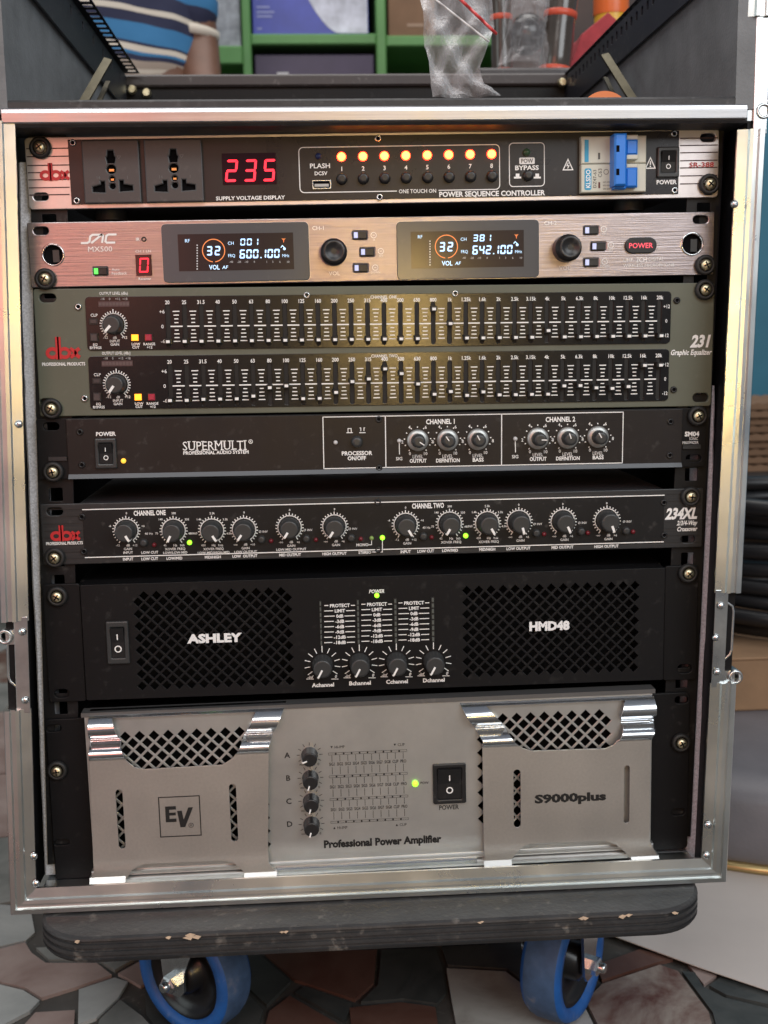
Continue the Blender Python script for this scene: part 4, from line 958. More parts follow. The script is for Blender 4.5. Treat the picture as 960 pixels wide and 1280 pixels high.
mb = MB(); mb.box(sx0 - 0.002, sx1 + 0.002, -0.010, 0.002, zt - 0.001, zt + 0.0022); mb.obj('top_strip', M('dull_grey_metal', (0.20, 0.20, 0.20), 0.4, metal=0.7, dust=0.3), u.root)
# rolled covers: flat outlines cut first, then bent along the roll profile
def prof(d):
    """protrusion at distance d below the cover's top edge"""
    if d < 0.0: return 0.004
    if d < 0.0225: t = d / 0.0225; return 0.004 + 0.0135 * math.sin(PI * min(1, t * 0.94)) ** 0.75
    if d < 0.0345: t = (d - 0.0225) / 0.012; return 0.0092 + 0.006 * math.sin(PI * t) ** 0.8 + (HC - 0.0092) * t
    return HC
def cover(name, out, win, slots, ztop):
    me = plate_mesh(name, out, [win] + slots, 0, 0.0014, [EVSILV, EVCHR], 0.0001)
    bm = bmesh.new(); bm.from_mesh(me)
    for i in range(46):
        z = ztop - 0.0005 - i * 0.0008
        bmesh.ops.bisect_plane(bm, geom=bm.verts[:] + bm.edges[:] + bm.faces[:], plane_co=(0, 0, z), plane_no=(0, 0, 1))
    zfl = ztop - 0.0345
    for v in bm.verts: v.co.y -= prof(ztop - v.co.z)
    for f in bm.faces:
        f.smooth = False
        if f.calc_center_median().z > zfl:
            f.material_index = 1
            if abs(f.normal.x) < 0.5: f.smooth = True
    bm.to_mesh(me); bm.free()
    return inst(name, me, u.root)
def L7(pts, h=HC): return [u.l(*p, h) for p in pts]
outL = L7([(109, 895), (357, 882), (347, 905), (336, 932), (335, 1060), (336, 1079), (345, 1091), (307, 1092.5), (300, 1085), (291, 1078.5), (279, 1075.5), (183, 1080), (172, 1083), (164, 1089), (158, 1099.5), (112, 1101.5), (117, 1090), (112, 950)])
winL = L7([(139, 900), (319, 891), (305, 921), (298, 938), (291, 948), (278, 956.5), (181, 962), (168, 959.5), (158, 951), (151, 934)])
outR = L7([(574, 881), (820, 867), (821, 905), (813, 925), (812, 1050), (822, 1071), (789, 1074), (780, 1064), (770, 1056), (757, 1051), (665, 1054.5), (655, 1058), (648, 1064), (638, 1076), (606, 1077), (605, 1055), (603, 925), (588, 903)])
winR = L7([(609, 875.5), (784, 867.8), (781, 880), (776, 895), (780, 910), (774, 924), (767, 932), (757, 936), (665, 939), (652, 935), (643, 927), (625, 901)])
def vs_(x0, y0, x1, y1, w=8.6):
    p, q_ = u.l(x0, y0, HC), u.l(x1, y1, HC); k = u.k(x0, y0, w) / 2
    return rrect((p[0] + q_[0]) / 2 - k, q_[1], (p[0] + q_[0]) / 2 + k, p[1], k, 5)
zL = max(p[1] for p in outL); zR = max(p[1] for p in outR)
def level(out, win, z):
    # keep the top edges of outline and window level
    return [(p[0], z if i < 2 else p[1]) for i, p in enumerate(out)], [(p[0], z - 0.0042 if i < 2 else p[1]) for i, p in enumerate(win)]
outL, winL = level(outL, winL, (outL[0][1] + outL[1][1]) / 2); outR, winR = level(outR, winR, (outR[0][1] + outR[1][1]) / 2)
cover('side_cover', outL, winL, [vs_(149, 987, 152.5, 1061), vs_(290, 980, 294, 1052)], outL[0][1])
cover('side_cover', outR, winR, [vs_(645, 962, 648, 1034.5), vs_(782, 957, 785, 1029, 7)], outR[0][1])
# bent feet of the covers
for px, py, w in ((135, 1101, 44), (326, 1095, 40), (622, 1080, 34), (806, 1075, 34)):
    x, z = u.l(px, py, HC); k = u.k(px, py, w) / 2; mb = MB()
    mb.prism([(x - k, -HC, z + 0.003), (x - k, -HC - 0.003, z - 0.0006), (x - k, -HC + 0.010, z - 0.0024), (x - k, -HC + 0.010, z + 0.003)],
             [(x + k, -HC, z + 0.003), (x + k, -HC - 0.003, z - 0.0006), (x + k, -HC + 0.010, z - 0.0024), (x + k, -HC + 0.010, z + 0.003)]); fixn(mb.obj('cover_foot', EVSHEET, u.root))
YP = -HC - 0.0002
mb = MB()
p = [u.l(*q_, HC) for q_ in ((198.5, 997), (249.5, 994.5), (251, 1044), (200.5, 1046))]
a = ((p[0][0] + p[3][0]) / 2, (p[2][1] + p[3][1]) / 2, (p[1][0] + p[2][0]) / 2, (p[0][1] + p[1][1]) / 2); k = (a[2] - a[0]) / 51
mb.stroke([(a[0], a[1]), (a[2], a[1]), (a[2], a[3]), (a[0], a[3])], 1.3 * k, YP, True)
cx, cz = (a[0] + a[2]) / 2, (a[1] + a[3]) / 2
def R_(x0, z0, x1, z1): mb.quad(cx + x0 * k, cx + x1 * k, cz + z0 * k, cz + z1 * k, YP)
R_(-18, -7, -13, 14); R_(-13, 9.5, -4.5, 14); R_(-13, 1.8, -5, 5.6); R_(-13, -7, -4.5, -2.6)
mb.poly([(cx + q_[0] * k, cz + q_[1] * k) for q_ in ((0, -14.5), (6, -14.5), (17, 11.5), (11, 11.5), (4.6, -4.5), (2.6, 7.5), (-3.2, 7.5))], YP)
mb.ringf(cx + 13.5 * k, cz - 12.5 * k, 2.6 * k, 3.2 * k, YP, 18); mb.text('R', cx + 13.5 * k, cz - 12.5 * k, 3 * k, YP)
mb.obj('logo_badge', BLACKP, u.root); mb = MB(); x, z = u.l(713, 996.5, HC); k = u.k(713, 996, 1); mb.text('S9000plus', x, z, 10.5 * k, YP, wd=87 * k, bold=0.05)
mb.obj('model_badge', BLACKP, u.root)
YS = -HS - 0.0002; mb = MB()
def T(s, px, py, h, w=None, **kw): u.t(mb, s, px, py, h, w, y=YS, **kw)
for t_, px, py in (('A', 359, 944), ('B', 360, 972.5), ('C', 361, 1001.5), ('D', 362, 1030)): T(t_, px, py, 7, bold=0.02)
for i in range(4):
    y0 = 942.5 + 28.4 * i; y1 = 938.2 + 28.4 * i; p = u.l(410.5 + i, y0, HS); q_ = u.l(508.5 + i * 0.7, y1, HS); kk = (q_[0] - p[0]) / 98; zz = (p[1] + q_[1]) / 2
    mb.stroke([(p[0], zz - 1.3 * kk), (q_[0], zz - 1.3 * kk), (q_[0], zz + 1.3 * kk), (p[0], zz + 1.3 * kk)], 0.35 * kk, YS, True)
    if i == 0: xs0 = p[0]
    for j in range(9): x = p[0] + (4.2 + 9.9 * j + 5) * kk; mb.quad(x - 0.9 * kk, x + 0.9 * kk, zz - 1.2 * kk, zz + 1.2 * kk, YS - 0.0001)
    if i < 3:
        z2 = zz - 28.4 * kk
        for j, nm in enumerate(('SIG1', 'SIG2', 'SIG3', 'SIG4', 'SIG5', 'SIG6', 'SIG7', 'SIG8', 'CLIP', 'PRO')):
            x = p[0] + (4.2 + 9.9 * j) * kk; mb.line(x, zz - 2 * kk, x, zz - 10 * kk, 0.55 * kk, YS); mb.line(x, zz - 17 * kk, x, zz - 26.5 * kk, 0.55 * kk, YS); mb.text(nm, x, zz - 13.4 * kk, 4.0 * kk, YS, wd=7.6 * kk, bold=0.01)
for px, py, t_, d in ((414.5, 934, 'HI-IMP', -1), (493.5, 931, 'CLIP', -1), (418, 1034.8, 'HI-IMP', 1), (496, 1031, 'CLIP', 1)):
    x, z = u.l(px, py, HS); k = u.k(px, py, 1); mb.poly([(x - 1.5 * k, z - d * 1.4 * k), (x + 1.5 * k, z - d * 1.4 * k), (x, z + d * 1.4 * k)][::d], YS); mb.text(t_, x + 3.4 * k, z, 3.4 * k, YS, al='l', sx=0.9)
T('POW', 530.5, 978.5, 3, bold=0.01); T('POWER', 561, 1009, 5.8, 24.5, bold=0.02); T('Professional Power Amplifier', 478, 1051.5, 9.6, 145, bold=0.05)
KE = ((387, 943.5), (388, 972.3), (389, 1001), (389.5, 1030))
for px, py in KE: ticks(u, mb, px, py, 12, 16, -120, 120, 9, 0.7, YS); T('min', px - 9.5, py + 12.3, 2.8); T('0', px + 11, py + 11.5, 3)
mb.obj('black_lettering', BLACKP, u.root)
for (px, py), an in zip(KE, (248, 200, 195, 195)): knob(u, px, py, 10.4, 0.011, an, (DKNOB, DKNOB, WHITE), 'plain', y=-HS, pw=0.16, pl=(0.4, 1.0))
led(u, 519, 979.3, 3.8, L_GRN, y=-HS)
rocker(u, 540.5, 954.5, 582.5, 1002.5, y=-HS, on=True, fm=DKNOB, sz=(0.14, 0.16))
mb = MB(); p = u.l(345, 1082.5, HS); q_ = u.l(596, 1072, HS); zz = (p[1] + q_[1]) / 2; mb.bbox(p[0], q_[0], -HS - 0.004, -HS, zz - 0.004, zz, 0.0006); mb.obj('centre_lip', EVCHR, u.root)
screw(u, 71, 964); screw(u, 852, 929)

# ================================================================== flight case
case = empty('flight_case', (0, 0.2, 0)); tag(case, 'black flight case on blue-wheeled castors, edged in aluminium, holding all the audio units', 'flight case')
def C(o): 
    o.location = Vector(o.location) - Vector((0, 0.2, 0)) if o.parent is case else o.location
    return o
def cobj(mb, name, mats): return C(mb.obj(name, mats, case))
YF = -0.030
LAM = M('black_laminate', (0.030, 0.030, 0.032), 0.55, var=0.25, scale=60, dust=0.45, bump=0.2, bscale=420, dcol=(0.28, 0.28, 0.28))
INN = M('grey_laminate_inside', (0.15, 0.158, 0.165), 0.62, var=0.25, scale=24, dust=0.5, bump=0.25, bscale=420, dcol=(0.22, 0.22, 0.21))
FELT = M('light_grey_felt', (0.66, 0.66, 0.70), 0.95, spec=0.1, var=0.25, scale=700, bump=1.0, bscale=1800)
il = lambda y: PY(*y, YF)
LT, LB = PY(19, 165, YF), PY(45, 1112, YF)
RT, RB = PY(922, 165, YF), PY(877, 1071, YF)
def lx(z, side):                               # inner edge of the aluminium at height z
    A, B = (LT, LB) if side < 0 else (RT, RB); t = (z - A.z) / (B.z - A.z); return A.x + (B.x - A.x) * t
PROF = [(0.0, -0.002), (0.0, 0.0), (0.007, 0.0012), (0.0076, 0.0034), (0.0102, 0.0038), (0.0108, 0.0018), (0.0138, 0.0018), (0.0144, 0.0042), (0.0176, 0.0040), (0.0184, 0.0028), (0.0184, -0.028), (0.0168, -0.028), (0.0168, -0.002)]
zbot = (LB.z + RB.z) / 2; ztopc = 0.8425
def vert(z0, z1, side, mit0=False):
    a = [(lx(z0, side) + side * w_, YF - d, z0 - (w_ if mit0 else 0)) for w_, d in PROF]
    b = [(lx(z1, side) + side * w_, YF - d, z1) for w_, d in PROF]
    mb = MB(); mb.prism(a, b); o = cobj(mb, 'edge_extrusion', ALU); fixn(o); return o
zz = lambda px, py: PY(px, py, YF).z
vert(zz(30, 776), zz(20, 152), -1); vert(zbot, zz(38, 886), -1, True)
vert(zz(893, 741), zz(930, 162), 1); vert(zbot, zz(905, 853), 1, True); vert(zz(945, 21), ztopc, 1)
mb = MB(); xl0, xr0 = lx(zbot, -1), lx(zbot, 1)
mb.prism([(xl0 - w_, YF - d, zbot - w_) for w_, d in PROF], [(xr0 + w_, YF - d, zbot - w_) for w_, d in PROF]); fixn(cobj(mb, 'edge_extrusion', ALU))
# inner floor sill of the opening
ZSILL = 0.1585
mb = MB(); mb.box(xl0 + 0.0005, xr0 - 0.0005, YF + 0.0165, 0.42, zbot - 0.018, ZSILL - 0.001); cobj(mb, 'floor_panel', INN)
mb = MB(); mb.box(xl0 + 0.0006, xr0 - 0.0006, YF + 0.0021, -0.001, ZSILL - 0.0008, ZSILL); cobj(mb, 'sill_strip', ALU)
# side walls (leaning like the aluminium edges), back wall
ZW0 = zbot - 0.018
zdm = PY(480, 140, YF).z
XUL, XUR = PY(5, 60, YF).x, PY(921, 60, YF).x           # inner faces of the walls above the divider
EUL, EUR = PY(-19, 60, YF).x, PY(943, 60, YF).x         # inner edges of the aluminium above the divider
for side, xu, eu in ((-1, XUL, EUL), (1, XUR, EUR)):
    y0, y1 = YF + 0.0022, 0.56; ins = 0.0075
    def sl_(x0, x1, z, ya=y0): return [(x0, ya, z), (x0, y1, z), (x1, y1, z), (x1, ya, z)]
    o0, o1 = lx(ZW0, side) + side * 0.0162, lx(zdm, side) + side * 0.0162
    mb = MB(); mb.prism(sl_(lx(ZW0, side) + side * ins, o0, ZW0), sl_(lx(zdm, side) + side * ins, o1, zdm)); fixn(cobj(mb, 'side_wall', MATTE))
    ob = max(abs(o1), abs(eu) - 0.0003) * side
    mb = MB(); mb.prism(sl_(xu, ob, zdm + 0.0004, YF - 0.0005), sl_(xu, ob, 0.8425, YF - 0.0005)); fixn(cobj(mb, 'upper_side_wall', INN))
    if side < 0: spans = ((zdm + 0.0004, ztopc),)
    else: spans = ((zz(945, 21), ztopc),)
    for z0, z1 in spans:
        a = [(eu + side * w_, YF - d, z0) for w_, d in PROF]; b = [(eu + side * w_, YF - d, z1) for w_, d in PROF]
        mb = MB(); mb.prism(a, b); fixn(cobj(mb, 'edge_extrusion', ALU))
zdiv = PY(480, 125, YF).z
mb = MB(); mb.box(lx(0.2, -1) + 0.003, lx(0.2, 1) - 0.003, 0.43, 0.445, ZW0, zdiv - 0.02); cobj(mb, 'back_wall', MATTE)
# felt strips beside the rack rails
for pts, side in ((((23, 203), (26, 400), (30, 500), (43.5, 800), (55.5, 1094)), 1), (((894, 482), (893, 560), (889.5, 700), (887, 745), (880, 850), (872, 1075)), -1)):
    mb = MB(); n = 26; rows = []
    for i in range(n + 1):
        t = i / n * (len(pts) - 1); j = min(int(t), len(pts) - 2); f = t - j
        p = PY(pts[j][0] + (pts[j + 1][0] - pts[j][0]) * f, pts[j][1] + (pts[j + 1][1] - pts[j][1]) * f, 0.006)
        wob = random.uniform(-0.0004, 0.0004); x0 = p.x + wob; x1 = p.x + side * 0.011
        rows.append([(x0, 0.028, p.z), (x0, 0.0075, p.z), (x0 + side * 0.0012, 0.0062, p.z), (x1 - side * 0.001, 0.0062, p.z), (x1, 0.0075, p.z), (x1, 0.028, p.z)])
    vs2 = [q_ for r_ in rows for q_ in r_]; fs = [(6 * i + j, 6 * i + j + 1, 6 * i + 7 + j, 6 * i + 6 + j) for i in range(n) for j in range(5)]
    fs += [(0, 1, 2, 3, 4, 5), tuple(6 * n + j for j in (5, 4, 3, 2, 1, 0))]
    mb.add(vs2, fs); fixn(cobj(mb, 'felt_strip', FELT))
# rack rails with square holes
for side in (-1, 1):
    zt_ = PY(480, 163, 0.004).z; z0 = zbot + 0.002; hl = []; n = int((zt_ - z0) / 0.0158)
    px_ref = (70, 618) if side < 0 else (864, 593); ref = PY(*px_ref, 0.004)
    xm = lambda z: (lx(z, side) + lx(ref.z, side) * 0) + (ref.x - lx(ref.z, side))
    for i in range(-40, 40):
        zc = ref.z + i * 0.015875
        if z0 + 0.008 < zc < zt_ - 0.008: hl.append(rrect(xm(zc) - 0.0048, zc - 0.0048, xm(zc) + 0.0048, zc + 0.0048, 0.0006, 1))
    e0, e1 = 0.0125, 0.0125
    out = [(xm(z0) - e0, z0), (xm(z0) + e1, z0), (xm(zt_) + e1, zt_), (xm(zt_) - e0, zt_)]
    C(plate('rack_rail', out, hl, 0.0034, 0.002, BLACK, case, 0.0002))
    mb = MB(); x0, x1 = xm(z0) + side * 0.0115, xm(zt_) + side * 0.0115
    mb.prism([(x0 - 0.001, 0.0056, z0), (x0 + 0.001, 0.0056, z0), (x0 + 0.001, 0.05, z0), (x0 - 0.001, 0.05, z0)], [(x1 - 0.001, 0.0056, zt_), (x1 + 0.001, 0.0056, zt_), (x1 + 0.001, 0.05, zt_), (x1 - 0.001, 0.05, zt_)])
    fixn(cobj(mb, 'rail_flange', BLACK))
# divider bar above the units
dT, dB = PY(480, 122.5, YF), PY(480, 156, YF); dx0, dx1 = PY(2, 140, YF).x, PY(936, 140, YF).x
mb = MB(); mb.bbox(dx0, dx1, YF, YF + 0.042, dB.z, dT.z, 0.0015); cobj(mb, 'divider_bar', LAM)
sT, sB = (PY(3, 135, YF).z + PY(933, 131.5, YF).z) / 2, (PY(3, 154, YF).z + PY(933, 150, YF).z) / 2
mb = MB(); sx_ = PY(933.5, 140, YF - 0.0015).x
mb.prism([(dx0 + 0.0003, YF - d, z) for z, d in ((sB, 0.0), (sB, 0.0014), (sB + 0.0008, 0.0020), ((sT * 2 + sB) / 3, 0.0022), (sT - 0.0008, 0.0018), (sT, 0.0012), (sT, 0.0))],
         [(sx_, YF - d, z) for z, d in ((sB, 0.0), (sB, 0.0014), (sB + 0.0008, 0.0020), ((sT * 2 + sB) / 3, 0.0022), (sT - 0.0008, 0.0018), (sT, 0.0012), (sT, 0.0))])
fixn(cobj(mb, 'divider_strip', M('scuffed_aluminium_strip', (0.50, 0.50, 0.515), 0.34, metal=1.0, var=0.10, scale=30, brush=True, rvar=0.08, dust=0.1)))
# latch plates
STEEL = M('galvanised_steel', (0.58, 0.60, 0.60), 0.30, metal=1.0, var=0.12, scale=80, rvar=0.1, dust=0.15, dcol=(0.3, 0.3, 0.28))
RIV = MB().lathe(0, 0, [(0.0028, 0), (0.0027, -0.0008), (0.002, -0.0016), (0.0008, -0.0020)], 14).mesh('rivet', [ZINC])
def rivet(px, py, y=YF - 0.0016, parent=None):
    p = PY(px, py, y); o = inst('rivet', RIV, parent or case, p - Vector((0, 0.2, 0))); return o
def latch(side, ztp, zbt, ring_px, open_top):
    zc = (ztp + zbt) / 2; hgt = ztp - zbt; lt = empty('latch', (0, 0, 0), case); lt.location = (0, -0.2, 0)
    xi = lambda z: lx(z, side)
    out = [(xi(zbt) + side * 0.0005, zbt - 0.004), (xi(zbt) + side * 0.010, zbt - 0.004), (xi(ztp) + side * 0.010, ztp + 0.004), (xi(ztp) + side * 0.0005, ztp + 0.004)]
    plate('latch_plate', out, [], YF - 0.0008, 0.0014, STEEL, lt, 0.0003)
    # folded dish rim: a bent wire-like edge set back from the plate
    q = [(0.009, 0.92), (0.0145, 0.86), (0.0155, 0.80), (0.0155, 0.36), (0.0145, 0.30), (0.009, 0.22)]
    mb = MB(); mb.tube([(xi(zbt + hgt * f) + side * w_, YF + 0.003, zbt + hgt * f) for w_, f in q], 0.0012, 8); mb.obj('dish_rim', STEEL, lt)
    mb = MB(); mb.prism([(xi(zbt + hgt * f) + side * 0.009, YF + 0.002, zbt + hgt * f) for f in (0.25, 0.9)] + [(xi(zbt + hgt * f) + side * 0.0145, YF + 0.012, zbt + hgt * f) for f in (0.82, 0.32)],
             [(xi(zbt + hgt * f) + side * 0.009, YF + 0.003, zbt + hgt * f) for f in (0.25, 0.9)] + [(xi(zbt + hgt * f) + side * 0.0145, YF + 0.013, zbt + hgt * f) for f in (0.82, 0.32)]); fixn(mb.obj('dish', STEEL, lt))
    if ring_px:
        p = PY(*ring_px, YF); mb = MB(); mb.lathe(p.x, p.z, [(0.0036, YF + 0.012), (0.0052, YF + 0.012), (0.0054, YF - 0.001), (0.0048, YF - 0.002), (0.0034, YF - 0.0015), (0.0032, YF + 0.012)], 20, cap=False); mb.obj('hinge_barrel', STEEL, lt)
        mb = MB(); mb.box(min(p.x, p.x - side * 0.012), max(p.x, p.x - side * 0.012), YF + 0.001, YF + 0.003, p.z - 0.006, p.z + 0.0045); mb.obj('hinge_leaf', STEEL, lt)
    return lt
l1 = latch(1, zz(901, 744), zz(896, 852), (919, 846), False)
l2 = latch(-1, zz(28, 778), zz(35, 884), (6.5, 796), False)
_lx = lx
lx = lambda z, side: EUR
l3 = latch(1, zz(945, 22), zz(944, 160), (954, 139), True)
lx = _lx
for px, py in ((901, 757), (894.5, 797), (896.5, 840), (28, 789.5), (31.5, 875), (42.5, 1070), (45, 1104), (885, 1031), (883, 1069), (23.5, 530), (918, 255)): rivet(px, py)
# castor board: plywood with rounded corners and layered edge
bt = PY(60, 1147, YF).z - 0.001; bt = zbot - 0.0192
bx0, bx1 = PY(37, 1180, -0.07).x, PY(892.5, 1140, -0.07).x
mb = MB(); out = rrect(bx0, -0.07, bx1, 0.50, 0.042, 10); n = len(out); lev = []
T = 0.019
for i in range(7):
    z0 = bt - T * i / 7; z1 = bt - T * (i + 1) / 7; ins = 0.0 if i % 2 == 0 else 0.0016
    if i == 0: lev.append((z0, 0.0022)); lev.append((z0 - 0.0012, 0.0004))
    else: lev.append((z0, ins))
    lev.append((z1 + 0.0001, ins + (0.0012 if i == 6 else 0)))
vsb = []
cxm, cym = (bx0 + bx1) / 2, 0.215
for z, i_ in lev:
    for (x, y) in out:
        d = Vector((x - cxm, y - cym)); sxx = 1 - i_ / ((bx1 - bx0) / 2); syy = 1 - i_ / 0.285
        vsb.append((cxm + d.x * sxx, cym + d.y * syy, z))
fs = [tuple(range(n)), tuple((len(lev) - 1) * n + k for k in reversed(range(n)))]
for i in range(len(lev) - 1): fs += [(i * n + k, (i + 1) * n + k, (i + 1) * n + (k + 1) % n, i * n + (k + 1) % n) for k in range(n)]
mb.add(vsb, fs)
WOODB = M('black_stained_plywood', (0.030, 0.031, 0.033), 0.5, var=0.3, scale=30, dust=0.7, bump=0.5, bscale=260, dcol=(0.36, 0.33, 0.29), dscale=110)
fixn(cobj(mb, 'castor_board', WOODB))
# chipped splinters showing pale wood on the board edge
CHIP = M('pale_wood', (0.55, 0.42, 0.30), 0.8, var=0.2, scale=300)
mb = MB()
for px, py, s_ in ((240, 1175, 3.2), (212, 1174, 1.6), (94, 1160, 1.5), (730, 1152, 2.2), (782, 1151, 2.4), (845, 1147, 1.6), (355, 1168, 1.5), (600, 1160, 1.2)):
    p = PY(px, py, -0.0701); s_ *= 0.0006
    for j in range(3):
        a = random.uniform(0, 1); c = (p.x + random.uniform(-2, 2) * s_, bt - 0.0016 + random.uniform(-1, 0.4) * s_)
        mb.add([(c[0] - 2 * s_, -0.0702, c[1]), (c[0] + s_ * a, -0.0706, c[1] - 0.9 * s_), (c[0] + 2 * s_, -0.0703, c[1] + 0.3 * s_), (c[0], -0.0702, c[1] + 0.8 * s_)], [(0, 1, 2, 3)])
cobj(mb, 'splinter', CHIP)
# castors
BLUET = M('blue_rubber_tyre', (0.012, 0.10, 0.36), 0.5, var=0.15, scale=70, dust=0.35, dcol=(0.30, 0.31, 0.32))
TREAD = M('worn_tread', (0.05, 0.10, 0.20), 0.6, var=0.3, scale=60, dust=1.0, dcol=(0.25, 0.23, 0.22), dscale=60)
def castor(cx, cy, ang):
    """wheel axis points along ang (degrees from +x); fork and bolts as sub-parts"""
    root = empty('castor', (cx, cy - 0.2, 0), case); root.rotation_euler = (0, 0, math.radians(ang) + PI / 2)
    # local: wheel face looks along -y
    R, T2 = 0.050, 0.017; zc = 0.050
    mb = MB()
    mb.lathe(0, 0, [(0.037, -T2 * 0.7), (0.039, -T2 * 0.95), (0.046, -T2), (0.0485, -T2 * 0.8)], 48, cap=False)
    mb.mi = 1; mb.lathe(0, 0, [(0.0485, -T2 * 0.8), (R, -T2 * 0.5), (R, T2 * 0.5), (0.0485, T2 * 0.8)], 48, cap=False)
    mb.mi = 0; mb.lathe(0, 0, [(0.0485, T2 * 0.8), (0.046, T2), (0.039, T2 * 0.95), (0.037, T2 * 0.7)], 48, cap=False)
    o = mb.obj('tyre', [BLUET, TREAD], root, (0, 0, zc)); fixn(o)
    mb = MB()
    for s_ in (-1, 1): mb.lathe(0, 0, [(0.0375, s_ * T2 * 0.72), (0.035, s_ * T2 * 0.8), (0.033, s_ * T2 * 0.5), (0.022, s_ * T2 * 0.35), (0.016, s_ * T2 * 0.4), (0.015, s_ * T2 * 0.95), (0.009, s_ * T2 * 1.1)], 36)
    fixn(mb.obj('rim', M('black_nylon_hub', (0.008, 0.008, 0.009), 0.28), root, (0, 0, zc)))
    ztop = bt - T - 0.0; mb = MB()
    for s_ in (-1, 1):
        y0 = s_ * 0.0215; y1 = s_ * 0.0240
        pr = [(-0.011, zc - 0.006), (-0.006, zc - 0.012), (0.006, zc - 0.012), (0.011, zc - 0.006), (0.012, zc + 0.01), (0.036, ztop - 0.016), (0.036, ztop - 0.011), (-0.014, ztop - 0.011), (-0.018, ztop - 0.018)]
        mb.prism([(x, y0, z) for x, z in pr], [(x, y1, z) for x, z in pr])
    mb.box(-0.014, 0.040, -0.024, 0.024, ztop - 0.0125, ztop - 0.0100)
    fixn(mb.obj('fork', ZINC, root))
    mb = MB(); mb.tube([(0.024, 0, ztop - 0.011), (0.024, 0, ztop - 0.0025)], 0.027, 28); mb.box(-0.024, 0.072, -0.042, 0.042, ztop - 0.003, ztop + 0.0004); mb.obj('swivel_plate', ZINC, root)
    for s_ in (-1, 1):
        mb = MB(); mb.lathe(0, 0, [(0.0075, s_ * 0.024), (0.0075, s_ * 0.031), (0.006, s_ * 0.032)], 6, smooth=False); mb.lathe(0, 0, [(0.0042, s_ * 0.031), (0.0042, s_ * 0.036), (0.0030, s_ * 0.037)], 16); fixn(mb.obj('axle_bolt', ZINC, root, (0, 0, zc)))
    return root
pL = PZ(243, 1207, 0.052); pR = PZ(704, 1193, 0.052)
castor(pL.x, pL.y, 232); castor(pR.x, pR.y, -36)
castor(bx0 + 0.09, 0.41, 200); castor(bx1 - 0.09, 0.41, -30)
print('castor', pL, pR, 'board', bx0, bx1, bt)
# ---- mixer frame of the top opening: slotted rails, cross bar, struts
def lean(z, side): return lx(z, side)
XL = lx(0.75, -1) + 0.004
# left rail: lower edge through (46,0)-(113,82), flange edge through (115,0)-(175,95)
RAILM = M('dark_blue_black_steel', (0.016, 0.018, 0.026), 0.45, metal=0.3, dust=0.2)
for side, X0, X1, zlow, zf, yend in ((-1, XUL + 0.0010, -0.2215, 0.799, 0.839, 0.48), (1, XUR - 0.0010, 0.2405, 0.8005, 0.838, 0.49)):
    y0 = -0.024
    n = 30; pitch = 0.0165; hl = []; hl2 = []
    yy = y0 + 0.01; i = 0
    while yy < yend - 0.012:
        xm_ = X1 + side * 0.0065; hl.append(rrect(xm_ - 0.0042, yy, xm_ + 0.0042, yy + 0.0105, 0.0012, 1)); hl2.append(rrect(yy, zf - 0.016, yy + 0.0062, zf - 0.0085, 0.0012, 1)); yy += pitch
    # horizontal flange (outline in x,y -> lay flat)
    o = plate('mixer_rail', [(min(X0, X1), y0), (max(X0, X1), y0), (max(X0, X1), yend), (min(X0, X1), yend)], hl, 0, 0.0008, RAILM, case, 0.0002)
    for v in o.data.vertices: x, y, z = v.co; v.co = (x, z, zf + y)
    fixn(o); C(o)
    o = plate('mixer_rail_web', [(y0, zlow), (yend - 0.01, zlow), (yend, zf - 0.003), (y0, zf - 0.003)], hl2 if side > 0 else hl2[::3], 0, 0.002, RAILM, case, 0.0002)
    for v in o.data.vertices: x, y, z = v.co; v.co = (X0 - side * (0.001 + y), x, z)
    fixn(o); C(o)
    if side < 0: zfl, xfl, yfl = zf, X1, yend
    else: xfr, yfr = X1, yend
yb_ = (yfl + yfr) / 2
c0, c1 = PY(178, 96, yb_), PY(178, 108.5, yb_)
mb = MB(); mb.bbox(min(xfl, c0.x) - 0.02, max(xfr, PY(702, 90, yb_).x) + 0.02, yb_, yb_ + 0.02, (c1.z + PY(700, 106, yb_).z) / 2, (c0.z + PY(700, 88, yb_).z) / 2, 0.002)
cobj(mb, 'rear_cross_bar', M('brown_black_steel', (0.045, 0.036, 0.036), 0.5, dust=0.3))
mb = MB(); mb.box(xfl - 0.03, xfr + 0.03, yb_ + 0.006, yb_ + 0.016, zdiv - 0.02, c1.z); cobj(mb, 'rear_panel', MATTE)
SB = M('dull_brass_steel', (0.085, 0.075, 0.05), 0.45, metal=1.0, var=0.2, scale=90)
for pts, yd in ((((104, 127), (135, 73)), 0.16), (((123, 127), (135, 101)), 0.17), (((792, 124), (756, 67)), 0.16), (((770, 124), (757, 96)), 0.17)):
    p, q_ = PY(*pts[0], yd), PY(*pts[1], yd + 0.05); d = (q_ - p).normalized(); sd = d.cross(Vector((0, 1, 0))).normalized() * (0.0034 if yd < 0.165 else 0.002); dp = Vector((0, 0.004, 0))
    p = p - d * 0.03
    mb = MB(); mb.prism([p - sd, p + sd, p + sd + dp, p - sd + dp], [q_ - sd, q_ + sd, q_ + sd + dp, q_ - sd + dp]); fixn(cobj(mb, 'lid_strut', SB))
for px, py in ((165, 112), (183, 116), (703, 103)):
    p = PY(px, py, yb_ - 0.004); mb = MB(); mb.lathe(p.x, p.z, [(0.005, p.y + 0.003), (0.005, p.y), (0.0035, p.y - 0.003)], 10); cobj(mb, 'frame_bolt', GOLD)
